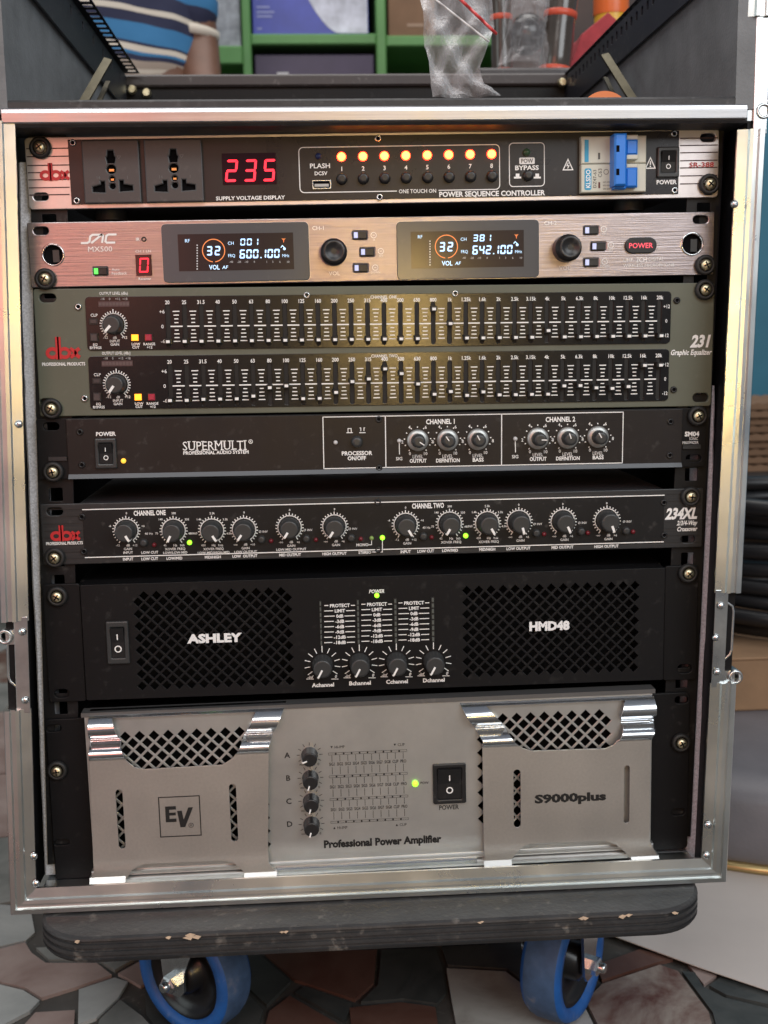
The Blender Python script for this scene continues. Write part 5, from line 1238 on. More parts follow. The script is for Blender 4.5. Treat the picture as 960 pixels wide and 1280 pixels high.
# ================================================================== floor of broken stone tiles
grout = MB(); grout.box(-2.2, 2.6, -1.6, 3.2, -0.05, -0.0035)
tag(grout.obj('floor', M('dark_grout', (0.05, 0.047, 0.043), 0.7, var=0.2, scale=40, dust=0.3)), kind='structure')
FL = bpy.data.objects['floor']
def stone(name, c, c2, rough, scale, thr=0.5):
    mt = bpy.data.materials.new(name); mt.use_nodes = True; nt = mt.node_tree; N = nt.nodes; L = nt.links; b = N['Principled BSDF']
    tc = N.new('ShaderNodeTexCoord'); nz = N.new('ShaderNodeTexNoise'); nz.inputs['Scale'].default_value = scale; nz.inputs['Detail'].default_value = 8; nz.inputs['Roughness'].default_value = 0.65; nz.inputs['Distortion'].default_value = 0.6
    L.new(tc.outputs['Object'], nz.inputs['Vector'])
    cr = N.new('ShaderNodeValToRGB'); cr.color_ramp.elements[0].position = thr - 0.13; cr.color_ramp.elements[1].position = thr + 0.17
    cr.color_ramp.elements[0].color = (*c, 1); cr.color_ramp.elements[1].color = (*c2, 1)
    L.new(nz.outputs[0], cr.inputs[0]); L.new(cr.outputs[0], b.inputs['Base Color'])
    r = N.new('ShaderNodeMapRange'); r.inputs[3].default_value = rough - 0.08; r.inputs[4].default_value = rough + 0.15; L.new(nz.outputs[0], r.inputs[0]); L.new(r.outputs[0], b.inputs['Roughness'])
    return mt
ST = {'brown': stone('red_brown_stone', (0.085, 0.038, 0.028), (0.13, 0.075, 0.06), 0.32, 14),
      'white': stone('white_marble', (0.36, 0.36, 0.34), (0.20, 0.19, 0.17), 0.30, 18, 0.56),
      'dark': stone('dark_green_stone', (0.030, 0.034, 0.034), (0.075, 0.080, 0.078), 0.30, 16),
      'grey': stone('grey_stone', (0.13, 0.14, 0.135), (0.24, 0.25, 0.24), 0.33, 12),
      'lgrey': stone('light_grey_stone', (0.27, 0.29, 0.29), (0.40, 0.42, 0.41), 0.35, 10),
      'rose': stone('dusty_rose_stone', (0.22, 0.16, 0.145), (0.32, 0.26, 0.24), 0.36, 12),
      'mixed': stone('brown_white_stone', (0.10, 0.038, 0.028), (0.38, 0.36, 0.32), 0.28, 11, 0.50)}
SEED = [(20, 1150, 'lgrey'), (70, 1212, 'rose'), (170, 1225, 'grey'), (58, 1276, 'rose'), (150, 1268, 'grey'), (300, 1285, 'dark'), (400, 1215, 'brown'), (385, 1272, 'brown'),
        (465, 1232, 'dark'), (510, 1270, 'brown'), (545, 1222, 'dark'), (622, 1238, 'white'), (650, 1278, 'white'), (718, 1275, 'dark'), (785, 1245, 'mixed'), (868, 1250, 'dark'), (912, 1275, 'dark'),
        (815, 1205, 'brown'), (12, 1010, 'rose'), (10, 925, 'rose'), (14, 1085, 'grey'), (5, 870, 'grey')]
pts = []
for px, py, c in SEED: p = PZ(px, py, 0); pts.append((p.x, p.y, c))
rs = random.Random(3); names = list(ST)
for _ in range(1500):
    if len(pts) > 150: break
    x, y = rs.uniform(-1.3, 1.6), rs.uniform(-0.75, 2.0)
    if all((x - q[0]) ** 2 + (y - q[1]) ** 2 > 0.16 ** 2 for q in pts): pts.append((x, y, rs.choice(names)))
WGT = [rs.uniform(-0.3, 0.3) for _ in pts]
def clip(poly, mx, my, nx, ny):
    out = []
    for i in range(len(poly)):
        a, b = poly[i], poly[(i + 1) % len(poly)]; da = (a[0] - mx) * nx + (a[1] - my) * ny; db = (b[0] - mx) * nx + (b[1] - my) * ny
        if da <= 0: out.append(a)
        if da * db < 0: t = da / (da - db); out.append((a[0] + (b[0] - a[0]) * t, a[1] + (b[1] - a[1]) * t))
    return out
for i, (x, y, c) in enumerate(pts):
    if y < 0.30 and -0.45 < x < 0.75: continue        # laid piece by piece below
    poly = [(-1.5, -0.9), (1.8, -0.9), (1.8, 2.2), (-1.5, 2.2)]
    for j, (x2, y2, _) in enumerate(pts):
        if i == j: continue
        dx, dy = x2 - x, y2 - y; d = math.hypot(dx, dy)
        if d > 0.9: continue
        sh_ = (WGT[i] - WGT[j]) * 0.5; rot_ = 0.0
        nx_, ny_ = dx / d, dy / d
        poly = clip(poly, (x + x2) / 2 + nx_ * (sh_ * d - 0.0016), (y + y2) / 2 + ny_ * (sh_ * d - 0.0016), nx_, ny_)
        if len(poly) < 3: break
    if len(poly) < 3: continue
    r2 = random.Random(i); q = []
    for k in range(len(poly)):
        a, b = poly[k], poly[(k + 1) % len(poly)]
        q.append((a[0] * 0.97 + b[0] * 0.03, a[1] * 0.97 + b[1] * 0.03)); q.append((a[0] * 0.03 + b[0] * 0.97, a[1] * 0.03 + b[1] * 0.97))
    z = r2.uniform(-0.0006, 0.0); mb = MB()
    tx, ty = r2.uniform(-0.002, 0.002), r2.uniform(-0.002, 0.002)
    mb.prism([(p[0], p[1], -0.012) for p in q], [(p[0], p[1], z + (p[0] - x) * tx + (p[1] - y) * ty) for p in q])
    mb.obj('tile', ST[c], FL)
# the broken pieces in front, laid one by one (photo outline on the floor plane)
PIECES = [('rose', ((0, 1185), (31, 1177), (39, 1190), (57, 1203), (122, 1203), (141, 1218), (94, 1234), (52, 1247), (31, 1234), (0, 1227), (-25, 1205))),
          ('lgrey', ((-30, 1128), (38, 1132), (44, 1165), (33, 1175), (-2, 1183), (-28, 1200))), ('grey', ((-40, 1060), (20, 1062), (42, 1129), (-32, 1124))),
          ('lgrey', ((-30, 1230), (0, 1230), (29, 1237), (50, 1250), (38, 1263), (0, 1283), (-40, 1290))), ('rose', ((44, 1265), (94, 1262), (92, 1300), (12, 1300))),
          ('lgrey', ((98, 1236), (143, 1221), (160, 1226), (148, 1246), (120, 1272), (97, 1280))), ('grey', ((124, 1274), (150, 1249), (178, 1270), (205, 1300), (116, 1300))), ('rose', ((147, 1216), (190, 1192), (205, 1215), (176, 1232), (162, 1224))),
          ('grey', ((60, 1199), (44, 1184), (120, 1180), (186, 1188), (144, 1212), (124, 1200))), ('dark', ((180, 1234), (207, 1218), (300, 1230), (330, 1262), (318, 1300), (210, 1300), (182, 1268))),
          ('brown', ((330, 1190), (472, 1186), (468, 1228), (444, 1249), (368, 1224))), ('dark', ((210, 1213), (322, 1190), (364, 1226), (334, 1256), (302, 1226))), ('brown', ((326, 1300), (336, 1264), (362, 1244), (424, 1280), (408, 1300))),
          ('dark', ((368, 1240), (380, 1232), (440, 1254), (432, 1276))), ('brown', ((440, 1300), (436, 1259), (502, 1252), (545, 1258), (551, 1300))), ('dark', ((476, 1186), (545, 1184), (553, 1208), (558, 1240), (546, 1254), (504, 1248), (450, 1252), (472, 1230))),
          ('white', ((557, 1209), (632, 1213), (653, 1229), (690, 1268), (735, 1300), (573, 1300), (562, 1240))), ('dark', ((550, 1182), (700, 1178), (738, 1208), (742, 1226), (726, 1246), (694, 1264), (657, 1228), (635, 1210), (558, 1205))),
          ('mixed', ((731, 1250), (752, 1229), (825, 1205), (848, 1213), (887, 1265), (896, 1300), (756, 1300))), ('white', ((697, 1267), (728, 1252), (750, 1296), (738, 1300))), ('brown', ((744, 1206), (800, 1186), (842, 1198), (824, 1202), (752, 1225))),
          ('dark', ((852, 1213), (868, 1214), (878, 1232), (905, 1246), (968, 1262), (970, 1300), (900, 1300), (891, 1265))), ('rose', ((860, 1205), (896, 1218), (880, 1230))), ('dark', ((900, 1221), (975, 1240), (975, 1258), (908, 1243), (886, 1231)))]
for i, (c, pp) in enumerate(PIECES):
    P_ = [PZ(*q_, 0.0) for q_ in pp]; cx_ = sum(p.x for p in P_) / len(P_); cy_ = sum(p.y for p in P_) / len(P_); r2 = random.Random(i + 50)
    q = [(cx_ + (p.x - cx_) * 0.985, cy_ + (p.y - cy_) * 0.985) for p in P_]; z = r2.uniform(-0.0005, 0.0); mb = MB()
    mb.prism([(p[0], p[1], -0.012) for p in q], [(p[0], p[1], z) for p in q]); fixn(mb.obj('tile', ST[c], FL))
# ------------------------------------------------------------------ pale sheet lying on the floor at the right
sh = [PZ(*q, 0.0) for q in ((752, 1168), (792, 1183), (870, 1212), (962, 1243), (1120, 1290))]
far = [(1.25, -0.05), (1.35, 0.6), (1.2, 1.0), (0.5, 0.95), (0.26, 0.7), (0.20, 0.45), (0.20, 0.28)]
outl = [(p.x, p.y) for p in sh] + far
me = plate_mesh('floor_sheet', outl, [], 0, 0.0012, [M('pale_vinyl_sheet', (0.50, 0.465, 0.44), 0.36, var=0.08, scale=5, dust=0.15, bump=0.4, bscale=14)], 0.0003)
for v in me.vertices: x, y, z = v.co; v.co = (x, z, 0.0035 - y)
o = inst('floor_sheet', me); fixn(o); tag(o, 'pale grey vinyl sheet spread over the broken-tile floor beside the case', 'floor sheet')
# ------------------------------------------------------------------ grey round tub with brass foot ring
p = PZ(906, 1083, 0.006); dr = 0.34
ct = Vector((p.x + 0.16, p.y + 0.30, 0)); tub = empty('round_pouf', (ct.x, ct.y, 0.0036)); tag(tub, 'round grey upholstered pouf with a thin brass ring at its foot', 'pouf')
def lz(mb, prof_, n=64):
    vs2 = []; fs = []
    for r_, z in prof_:
        for k in range(n): vs2.append((r_ * math.cos(2 * PI * k / n), r_ * math.sin(2 * PI * k / n), z))
    for i in range(len(prof_) - 1):
        for k in range(n): fs.append((i * n + k, i * n + (k + 1) % n, (i + 1) * n + (k + 1) % n, (i + 1) * n + k))
    mb.add(vs2, fs, True); mb.add(vs2[-n:], [tuple(range(n))]); return mb
GREYU = M('grey_leatherette', (0.15, 0.145, 0.16), 0.5, var=0.1, scale=20, bump=0.3, bscale=300)
lz(MB(), [(dr - 0.004, 0.008), (dr, 0.016), (dr, 0.072), (dr - 0.012, 0.086), (dr - 0.05, 0.092), (0.02, 0.0925)]).obj('cushion', GREYU, tub)
lz(MB(), [(dr - 0.02, 0.0), (dr + 0.003, 0.0), (dr + 0.006, 0.004), (dr + 0.003, 0.0085), (dr - 0.02, 0.0085)]).obj('brass_ring', M('dull_brass', (0.55, 0.42, 0.20), 0.35, metal=1.0), tub)
# carton, cable coil and cardboard stack seen beyond the right edge
KRAFT = M('kraft_cardboard', (0.30, 0.18, 0.10), 0.75, var=0.15, scale=18, bump=0.25, bscale=200)
KRAFT2 = M('brown_cardboard', (0.20, 0.115, 0.065), 0.75, var=0.15, scale=18, bump=0.25, bscale=200)
def carton(name, x0, x1, y0, y1, z0, z1, mat, label, gap=0.004):
    r_ = empty(name, ((x0 + x1) / 2, (y0 + y1) / 2, z0)); tag(r_, label, 'box'); hx, hy, h = (x1 - x0) / 2, (y1 - y0) / 2, z1 - z0
    mb = MB(); mb.bbox(-hx, hx, -hy, hy, 0, h - 0.003, 0.002); mb.obj('body', mat, r_)
    for s_ in (-1, 1): mb = MB(); mb.bbox(-hx if s_ < 0 else gap / 2, hx if s_ > 0 else -gap / 2, -hy - 0.001, hy, h - 0.003, h, 0.001); mb.obj('flap', mat, r_)
    return r_
DW = M('dark_wood', (0.05, 0.035, 0.028), 0.5, var=0.2, scale=30)
zs = 0.0036 + 0.0925; ztopk = PY(945, 822, 0.50).z
carton('kraft_carton', 0.435, 0.80, 0.50, 0.84, zs, ztopk, KRAFT, 'kraft cardboard carton standing on the round grey pouf')
RUBC = M('black_cable_jacket', (0.014, 0.014, 0.016), 0.4)
for i in range(9):
    mb = MB(); rr = 0.145 + random.uniform(-0.012, 0.012); zc = ztopk + 0.012 + i * 0.0205; ox, oy = random.uniform(-0.008, 0.008), random.uniform(-0.008, 0.008)
    mb.tube([(0.60 + ox + rr * math.cos(a), 0.665 + oy + rr * 0.85 * math.sin(a), zc + 0.003 * math.sin(2 * a + i)) for a in [2 * PI * k / 40 for k in range(41)]], 0.0105, 8)
    o = mb.obj('cable_coil', RUBC); tag(o, 'black cable coil, ' + ('lowest', 'second', 'third', 'fourth', 'fifth', 'sixth', 'seventh', 'eighth', 'topmost')[i] + ' of the heap on the kraft carton', 'cable', 'black cable coils on the carton')
# shelf with corrugated sheets against the teal wall
zsh = PY(948, 590, 1.25).z
shb = empty('wall_shelf', (0.95, 1.46, zsh)); tag(shb, 'dark wall shelf carrying corrugated card sheets beside the teal wall', 'shelf')
mb = MB(); mb.box(-0.35, 0.5, -0.2, 0.2, -0.02, 0); mb.obj('board', DW, shb)
for x in (-0.3, 0.4): mb = MB(); mb.box(x, x + 0.02, -0.15, 0.2, -0.12, -0.0195); mb.obj('bracket', DW, shb)
nsh = 9; zt2 = PY(948, 503, 1.25).z; th = (zt2 - zsh) / nsh
for i in range(nsh):
    x0 = 0.64 + random.uniform(-0.012, 0.012); y0 = 1.26 + random.uniform(-0.01, 0.01); mb = MB(); n = 40; w_ = 0.45
    top = [(x0 + w_ * k / n, th * 0.5 + (0.0016 if k % 2 else -0.0016)) for k in range(n + 1)]
    mb.add([(x, y0, zsh + i * th + 0.0005) for x, _ in top] + [(x, y0, zsh + i * th + th * 0.82 + (z - th * 0.5)) for x, z in top] + [(x, y0 + 0.25, zsh + i * th + 0.0005) for x, _ in top] + [(x, y0 + 0.25, zsh + i * th + th * 0.82 + (z - th * 0.5)) for x, z in top],
           [(k, k + 1, n + 2 + k, n + 1 + k) for k in range(n)] + [(n + 1 + k, n + 2 + k, 3 * n + 4 + k, 3 * n + 3 + k) for k in range(n)] + [(0, n + 1, 3 * n + 3, 2 * n + 2), (n, 2 * n + 2 + n, 4 * n + 3, 2 * n + 1)])
    o = mb.obj('card_sheet', KRAFT2); fixn(o); tag(o, 'brown corrugated card sheet, ' + ('lowest', 'second', 'third', 'fourth', 'fifth', 'sixth', 'seventh', 'eighth', 'topmost')[i] + ' up from the wall shelf', 'card sheet', 'corrugated card sheets on the shelf')
mb = MB(); mb.box(0.45, 2.6, 1.66, 1.72, -0.003, 3.0); tag(mb.obj('teal_wall', M('teal_wall_paint', (0.03, 0.16, 0.24), 0.55, var=0.12, scale=6)), 'teal painted wall beyond the right side of the case', 'wall')
mb = MB(); mb.box(-2.2, 0.44, 2.42, 2.5, -0.003, 3.0); tag(mb.obj('back_wall', M('olive_grey_wall', (0.10, 0.10, 0.075), 0.7, var=0.2, scale=6)), 'dim olive grey wall behind the shelves', 'wall')
# ================================================================== counter, shelving and goods behind the case
YC0, YC1 = 0.56, 0.92
zc_ = PY(660, 84, 0.56).z
ctr = empty('display_table', (0.1, 0.74, 0)); tag(ctr, 'dark wooden table behind the case with plastic-wrapped drums standing on it', 'table')
mb = MB(); mb.bbox(PY(598, 90, 0.56).x - 0.1, 0.245, -0.18, 0.18, zc_ - 0.03, zc_, 0.003); mb.obj('top', M('dark_counter_laminate', (0.03, 0.024, 0.026), 0.45, dust=0.2), ctr)
xc0 = PY(600, 90, 0.56).x - 0.1 + 0.005
mb = MB(); mb.box(xc0, 0.335 - 0.1, -0.175, -0.155, zc_ - 0.09, zc_ - 0.0295); mb.obj('apron', DW, ctr)
for x in (xc0 + 0.001, 0.05):
    for y in (-0.153, 0.13): mb = MB(); mb.box(x, x + 0.035, y, y + 0.035, 0.0, zc_ - 0.0295); mb.obj('leg', DW, ctr)
BR = M('brown_wrapped_shell', (0.06, 0.048, 0.038), 0.22, var=0.3, scale=25, bump=0.6, bscale=45, coat=0.6)
ORB = M('orange_red_band', (0.62, 0.09, 0.045), 0.35, bump=0.3, bscale=60)
def drum(name, px0, px1, pyb, bands, y, tilt, label, hgt=0.20, mat=BR):
    c = PY((px0 + px1) / 2, pyb, y); r_ = (PY(px1, pyb, y).x - PY(px0, pyb, y).x) / 2
    o = empty(name, (c.x, y, zc_ + 0.0003)); tag(o, label, 'drum', 'wrapped drums on the counter'); o.rotation_euler = (0, tilt, 0)
    pr = [(r_ * 0.9, 0.0), (r_, 0.004)]
    for i in range(9): pr.append((r_ * (1 + random.uniform(-0.03, 0.03)), hgt * (i + 1) / 10))
    pr += [(r_, hgt - 0.004), (r_ * 0.9, hgt)]
    lz(MB(), pr, 28).obj('shell', mat, o)
    for b0, b1 in bands: lz(MB(), [(r_ * 0.98, b0), (r_ * 1.07, b0 + 0.001), (r_ * 1.08, (b0 + b1) / 2), (r_ * 1.07, b1 - 0.001), (r_ * 0.98, b1)], 28).obj('band', ORB, o)
    return o
mm_ = lambda px: px * (0.833 + 0.68) / FPX
drum('wrapped_drum', 615, 641, 78, ((mm_(4), mm_(11)), (mm_(64), mm_(71))), 0.625, -0.02, 'narrow wrapped brown drum beside the clear bag, with two orange bands', 0.15)
drum('wrapped_drum', 674, 712, 84, ((mm_(0.5), mm_(9)), (mm_(62), mm_(70)), (mm_(118), mm_(126))), 0.605, 0.10, 'brown plastic-wrapped drum leaning beside the red folded cloth', 0.19)
# clear bag with black ball between the drums
cbp = PY(659, 84, 0.615); o = empty('wrapped_ball', (cbp.x, 0.615, zc_)); tag(o, 'black ball in a crumpled clear bag between the wrapped drums', 'wrapped ball')
FILM = bpy.data.materials.new('clear_film'); FILM.use_nodes = True
nt = FILM.node_tree; N = nt.nodes; L = nt.links; b = N['Principled BSDF']; outn = N['Material Output']
b.inputs['Base Color'].default_value = (0.82, 0.82, 0.84, 1); b.inputs['Roughness'].default_value = 0.16; b.inputs['Specular IOR Level'].default_value = 0.9
tr = N.new('ShaderNodeBsdfTransparent'); mx = N.new('ShaderNodeMixShader'); fr = N.new('ShaderNodeLayerWeight'); fr.inputs[0].default_value = 0.35
mr = N.new('ShaderNodeMapRange'); mr.inputs[3].default_value = 0.10; mr.inputs[4].default_value = 0.62
tc = N.new('ShaderNodeTexCoord'); nz = N.new('ShaderNodeTexNoise'); nz.inputs['Scale'].default_value = 55; nz.inputs['Detail'].default_value = 6; nz.inputs['Distortion'].default_value = 1.5
L.new(tc.outputs['Object'], nz.inputs['Vector']); bp = N.new('ShaderNodeBump'); bp.inputs['Strength'].default_value = 0.9; bp.inputs['Distance'].default_value = 0.004
L.new(nz.outputs[0], bp.inputs['Height']); L.new(bp.outputs[0], b.inputs['Normal']); L.new(bp.outputs[0], fr.inputs['Normal'])
L.new(fr.outputs['Facing'], mr.inputs[0]); L.new(mr.outputs[0], mx.inputs[0]); L.new(tr.outputs[0], mx.inputs[1]); L.new(b.outputs[0], mx.inputs[2]); L.new(mx.outputs[0], outn.inputs[0])
mb = MB(); lz(mb, [(0.024 * math.sin(PI * i / 12) + 0.0002, 0.0495 - 0.024 * math.cos(PI * i / 12)) for i in range(13)], 24); mb.obj('ball', M('black_shiny_ball', (0.01, 0.01, 0.012), 0.15), o)
mb = MB(); rr_ = random.Random(5); n = 24
prb = [(0.030, 0.0), (0.034, 0.012), (0.030, 0.03), (0.028, 0.05), (0.029, 0.075), (0.026, 0.10), (0.02, 0.13), (0.024, 0.15)]
vs2 = []
for r_, z in prb:
    for k in range(n): q_ = r_ * (1 + rr_.uniform(-0.14, 0.14)); vs2.append((q_ * math.cos(2 * PI * k / n), q_ * math.sin(2 * PI * k / n), z))
mb.add(vs2, [(i * n + k, i * n + (k + 1) % n, (i + 1) * n + (k + 1) % n, (i + 1) * n + k) for i in range(len(prb) - 1) for k in range(n)]); mb.obj('clear_bag', FILM, o)
# red folded cloth and orange-yellow tin
c0 = PY(735, 82, 0.63); mb = MB()
prf = [(0, 0.0), (0.075, 0.0), (0.07, 0.06), (0.052, 0.075), (0.02, 0.05)]
rows = []
for i in range(9):
    y = 0.62 + 0.012 * i; f = 1 + 0.05 * math.sin(i * 1.7); rows.append([(c0.x - 0.03 + p[0] * f, y, zc_ + 0.0003 + p[1] * f) for p in prf])
for i in range(8): 
    for k in range(5): mb.add([rows[i][k], rows[i][(k + 1) % 5], rows[i + 1][(k + 1) % 5], rows[i + 1][k]], [(0, 1, 2, 3)])
mb.add(rows[0], [(0, 1, 2, 3, 4)]); mb.add(rows[8], [(4, 3, 2, 1, 0)])
o = mb.obj('folded_cloth', M('red_cloth', (0.42, 0.05, 0.06), 0.8, var=0.2, scale=60, bump=0.4, bscale=400)); fixn(o); tag(o, 'red folded cloth on the counter beside the wrapped drum', 'cloth')
c0 = PY(763, 80, 0.70); rr2 = 20 * 1.53 / FPX
o = empty('paint_tin', (c0.x, 0.70, zc_ + 0.0003)); tag(o, 'orange and yellow round tin standing behind the red cloth', 'tin')
zj = PY(763, 20, 0.70).z - zc_
lz(MB(), [(rr2 * 0.95, 0), (rr2, 0.003), (rr2, zj)], 28).obj('lower_body', M('yellow_paint', (0.75, 0.45, 0.03), 0.35), o)
lz(MB(), [(rr2 * 1.04, zj - 0.0005), (rr2 * 1.06, zj + 0.003), (rr2 * 1.06, 0.18), (rr2 * 0.9, 0.185)], 28).obj('upper_body', M('orange_paint', (0.75, 0.16, 0.03), 0.35), o)
# ---- green shelving
YS_ = 1.85
GREEN = M('green_shelf_paint', (0.11, 0.28, 0.09), 0.5, var=0.1, scale=12)
sp = lambda px, py, y=YS_: PY(px, py, y)
shel = empty('green_shelving', (0.05, YS_, 0)); tag(shel, 'green painted wooden shelving full of boxes at the back of the shop', 'shelving')
def gb_(name, x0, x1, z0, z1, y0=0.0, y1=0.30): mb = MB(); mb.bbox(x0 - 0.05, x1 - 0.05, y0, y1, z0, z1, 0.003); return mb.obj(name, GREEN, shel)
zA1, zA0 = sp(390, 42).z, sp(390, 55.5).z; zB1, zB0 = sp(290, 57).z, sp(290, 80).z
ZT = 1.95
p0, p1, p2_, p3 = sp(302, 30).x, sp(313, 30).x, sp(470, 30).x, sp(482.5, 30).x
gb_('post', p0, p1, 0, ZT); gb_('post', p2_, p3, 0, ZT); gb_('post', sp(640, 30).x, sp(652, 30).x, 0, ZT); gb_('post', sp(150, 30).x, sp(162, 30).x, 0, ZT)
gb_('shelf_board', p1 + 0.0005, p2_ - 0.0005, zA0, zA1); gb_('shelf_board', p3 + 0.0005, sp(640, 30).x - 0.0005, zA0 - 0.004, zA1 - 0.004); gb_('shelf_board', sp(162, 30).x + 0.0005, p0 - 0.0005, zB0, zB1)
for z in (0.45, 0.9): gb_('shelf_board', p1 + 0.0005, p2_ - 0.0005, z, z + 0.025); gb_('shelf_board', p3 + 0.0005, sp(640, 30).x - 0.0005, z, z + 0.025); gb_('shelf_board', sp(162, 30).x + 0.0005, p0 - 0.0005, z, z + 0.025)
gb_('shelf_board', p1 + 0.0005, p2_ - 0.0005, ZT - 0.03, ZT - 0.005); 
mb = MB(); mb.box(sp(150, 30).x - 0.05, sp(652, 30).x - 0.05, 0.301, 0.31, 0, ZT); mb.obj('back_board', M('dark_back_board', (0.03, 0.028, 0.03), 0.7), shel)
def goods(name, x0, x1, z0, z1, mat, label, y0=YS_ + 0.015, y1=YS_ + 0.25, deco=()):
    r_ = empty(name, ((x0 + x1) / 2, y0, z0 + 0.0004)); tag(r_, label, 'box'); hx, h = (x1 - x0) / 2, z1 - z0
    mb = MB(); mb.bbox(-hx, hx, 0, y1 - y0, 0, h, 0.002); mb.obj('carton', mat, r_)
    for nm, fn, mt in deco: mb = MB(); fn(mb, hx, h); mb.obj(nm, mt, r_)
    return r_
BLU = M('blue_purple_carton', (0.05, 0.07, 0.40), 0.35, var=0.25, scale=10); SKY = M('cloud_print', (0.55, 0.58, 0.68), 0.4, var=0.35, scale=22); PUR = M('dark_purple_carton', (0.045, 0.03, 0.075), 0.4, var=0.2, scale=10)
WPR = M('white_box_print', (0.6, 0.6, 0.62), 0.5)
def d1(mb, hx, h):
    n = 14; a = []
    for i in range(n + 1):
        t = i / n; a.append((-hx * 0.25 + hx * 0.72 * t, h * (0.42 * (1 - t) ** 1.6 + 0.015)))
    mb.add([(x, -0.001, z) for x, z in a] + [(hx * 0.985, -0.001, h * 0.012), (hx * 0.985, -0.001, h * 0.98), (-hx * 0.45, -0.001, h * 0.98), (-hx * 0.4, -0.001, h * 0.6)], [tuple(range(n + 5))])
def d2(mb, hx, h):
    for i, (z, w_) in enumerate(((0.20, 0.13), (0.14, 0.15), (0.09, 0.12))): mb.text(('LIVE SOUND', 'WIRELESS', 'STAGE KIT')[i], -hx * 0.92, h * z, h * 0.022, -0.0008, wd=hx * w_ * 2, al='l')
    for i in range(3): mb.quad(-hx * 0.9 + i * hx * 0.12, -hx * 0.84 + i * hx * 0.12, h * 0.03, h * 0.055, -0.0008)
goods('blue_carton', p1 + 0.004, sp(461, 30).x, zA1, zA1 + 0.30, BLU, 'blue and white cloud-printed carton on the upper green shelf', deco=(('cloud_panel', d1, SKY), ('print_block', lambda mb, hx, h: [mb.quad(-hx * 0.92, -hx * (0.92 - w_), h * z, h * (z + 0.012), -0.0008) for z, w_ in ((0.19, 0.22), (0.155, 0.30), (0.125, 0.26), (0.04, 0.08), (0.25, 0.05))], M('pale_blue_print', (0.3, 0.33, 0.6), 0.5))))
goods('brown_carton', sp(486, 30).x, sp(545, 30).x, zA1 - 0.004, zA1 + 0.21, KRAFT2, 'plain brown carton beside the blue carton on the shelf', deco=(('print_line', lambda mb, hx, h: mb.quad(-hx * 0.2, hx * 0.5, h * 0.1, h * 0.13, -0.0008), M('pale_brown_print', (0.35, 0.24, 0.17), 0.6)),))
def d3(mb, hx, h):
    pts_ = ((-0.78, 'U'), (-0.62, 'S'))
    z = h * 0.72; mb.stroke([(-hx * 0.80, z + h * 0.10), (-hx * 0.80, z - h * 0.06), (-hx * 0.68, z - h * 0.06), (-hx * 0.68, z + h * 0.10)], h * 0.06, -0.0008); mb.stroke([(-hx * 0.44, z + h * 0.10), (-hx * 0.58, z + h * 0.10), (-hx * 0.58, z + h * 0.02), (-hx * 0.44, z + h * 0.02), (-hx * 0.44, z - h * 0.06), (-hx * 0.58, z - h * 0.06)], h * 0.055, -0.0008)
    mb.quad(-hx * 0.4, hx * 0.5, h * 0.62, h * 0.65, -0.0008)
goods('purple_carton', p1 + 0.006, sp(468, 75).x, 0.925, zA0 - 0.018, PUR, 'dark purple carton under the shelf board, below the blue carton', deco=(('white_print', d3, WPR),))
goods('grey_carton', sp(250, 30).x, p0 - 0.003, zB1, zB1 + 0.13, M('grey_white_carton', (0.30, 0.32, 0.36), 0.5, var=0.4, scale=40), 'grey and white printed carton on the low green shelf by the person')
# ================================================================== person in a striped polo shirt
YPn = 1.40
def skin_body(name, verts, edges, radii, mat, parent=None, root=0, sub=2):
    me = bpy.data.meshes.new(name); me.from_pydata(verts, edges, []); o = inst(name, me, parent)
    bpy.context.view_layer.objects.active = o
    md = o.modifiers.new('skin', 'SKIN'); md.use_smooth_shade = True
    for i, r_ in enumerate(radii): me.skin_vertices[0].data[i].radius = (r_, r_) if not isinstance(r_, tuple) else r_
    for i in range(len(radii)): me.skin_vertices[0].data[i].use_root = (i == root)
    ms = o.modifiers.new('smooth', 'SUBSURF'); ms.levels = sub; ms.render_levels = sub
    bpy.context.view_layer.update(); dg = bpy.context.evaluated_depsgraph_get()
    m2 = bpy.data.meshes.new_from_object(o.evaluated_get(dg)); o.modifiers.clear(); o.data = m2; bpy.data.meshes.remove(me)
    m2.materials.clear(); m2.materials.append(mat)
    for p in m2.polygons: p.use_smooth = True
    return o
pc = PY(150, 60, YPn); armx = PY(240, 90, YPn).x - pc.x
per = empty('person', (pc.x, YPn, 0)); tag(per, 'person in a navy, blue and white striped polo shirt standing behind the case', 'person')
SKINM = M('brown_skin', (0.13, 0.060, 0.036), 0.5, var=0.1, scale=30)
A = armx
body_v = [(0, 0, 0.93), (0, 0, 1.06), (0, 0, 1.20), (0, 0, 1.33), (0, 0, 1.43), (0, -0.005, 1.49), (0, -0.012, 1.55), (0, -0.02, 1.63), (0, -0.015, 1.70),
          (0.15, 0, 1.40), (A * 0.9, 0, 1.25), (A + 0.012, 0.0, 1.08), (A + 0.03, -0.10, 0.95), (A + 0.03, -0.16, 0.90), (A + 0.03, -0.20, 0.87),
          (-0.15, 0, 1.40), (-0.20, 0, 1.25), (-0.23, 0.0, 1.08), (-0.22, -0.10, 0.95), (-0.22, -0.16, 0.90), (-0.22, -0.20, 0.87),
          (0.09, 0, 0.88), (0.10, 0, 0.48), (0.10, 0.01, 0.09), (0.10, -0.12, 0.04), (-0.09, 0, 0.88), (-0.10, 0, 0.48), (-0.10, 0.01, 0.09), (-0.10, -0.12, 0.04)]
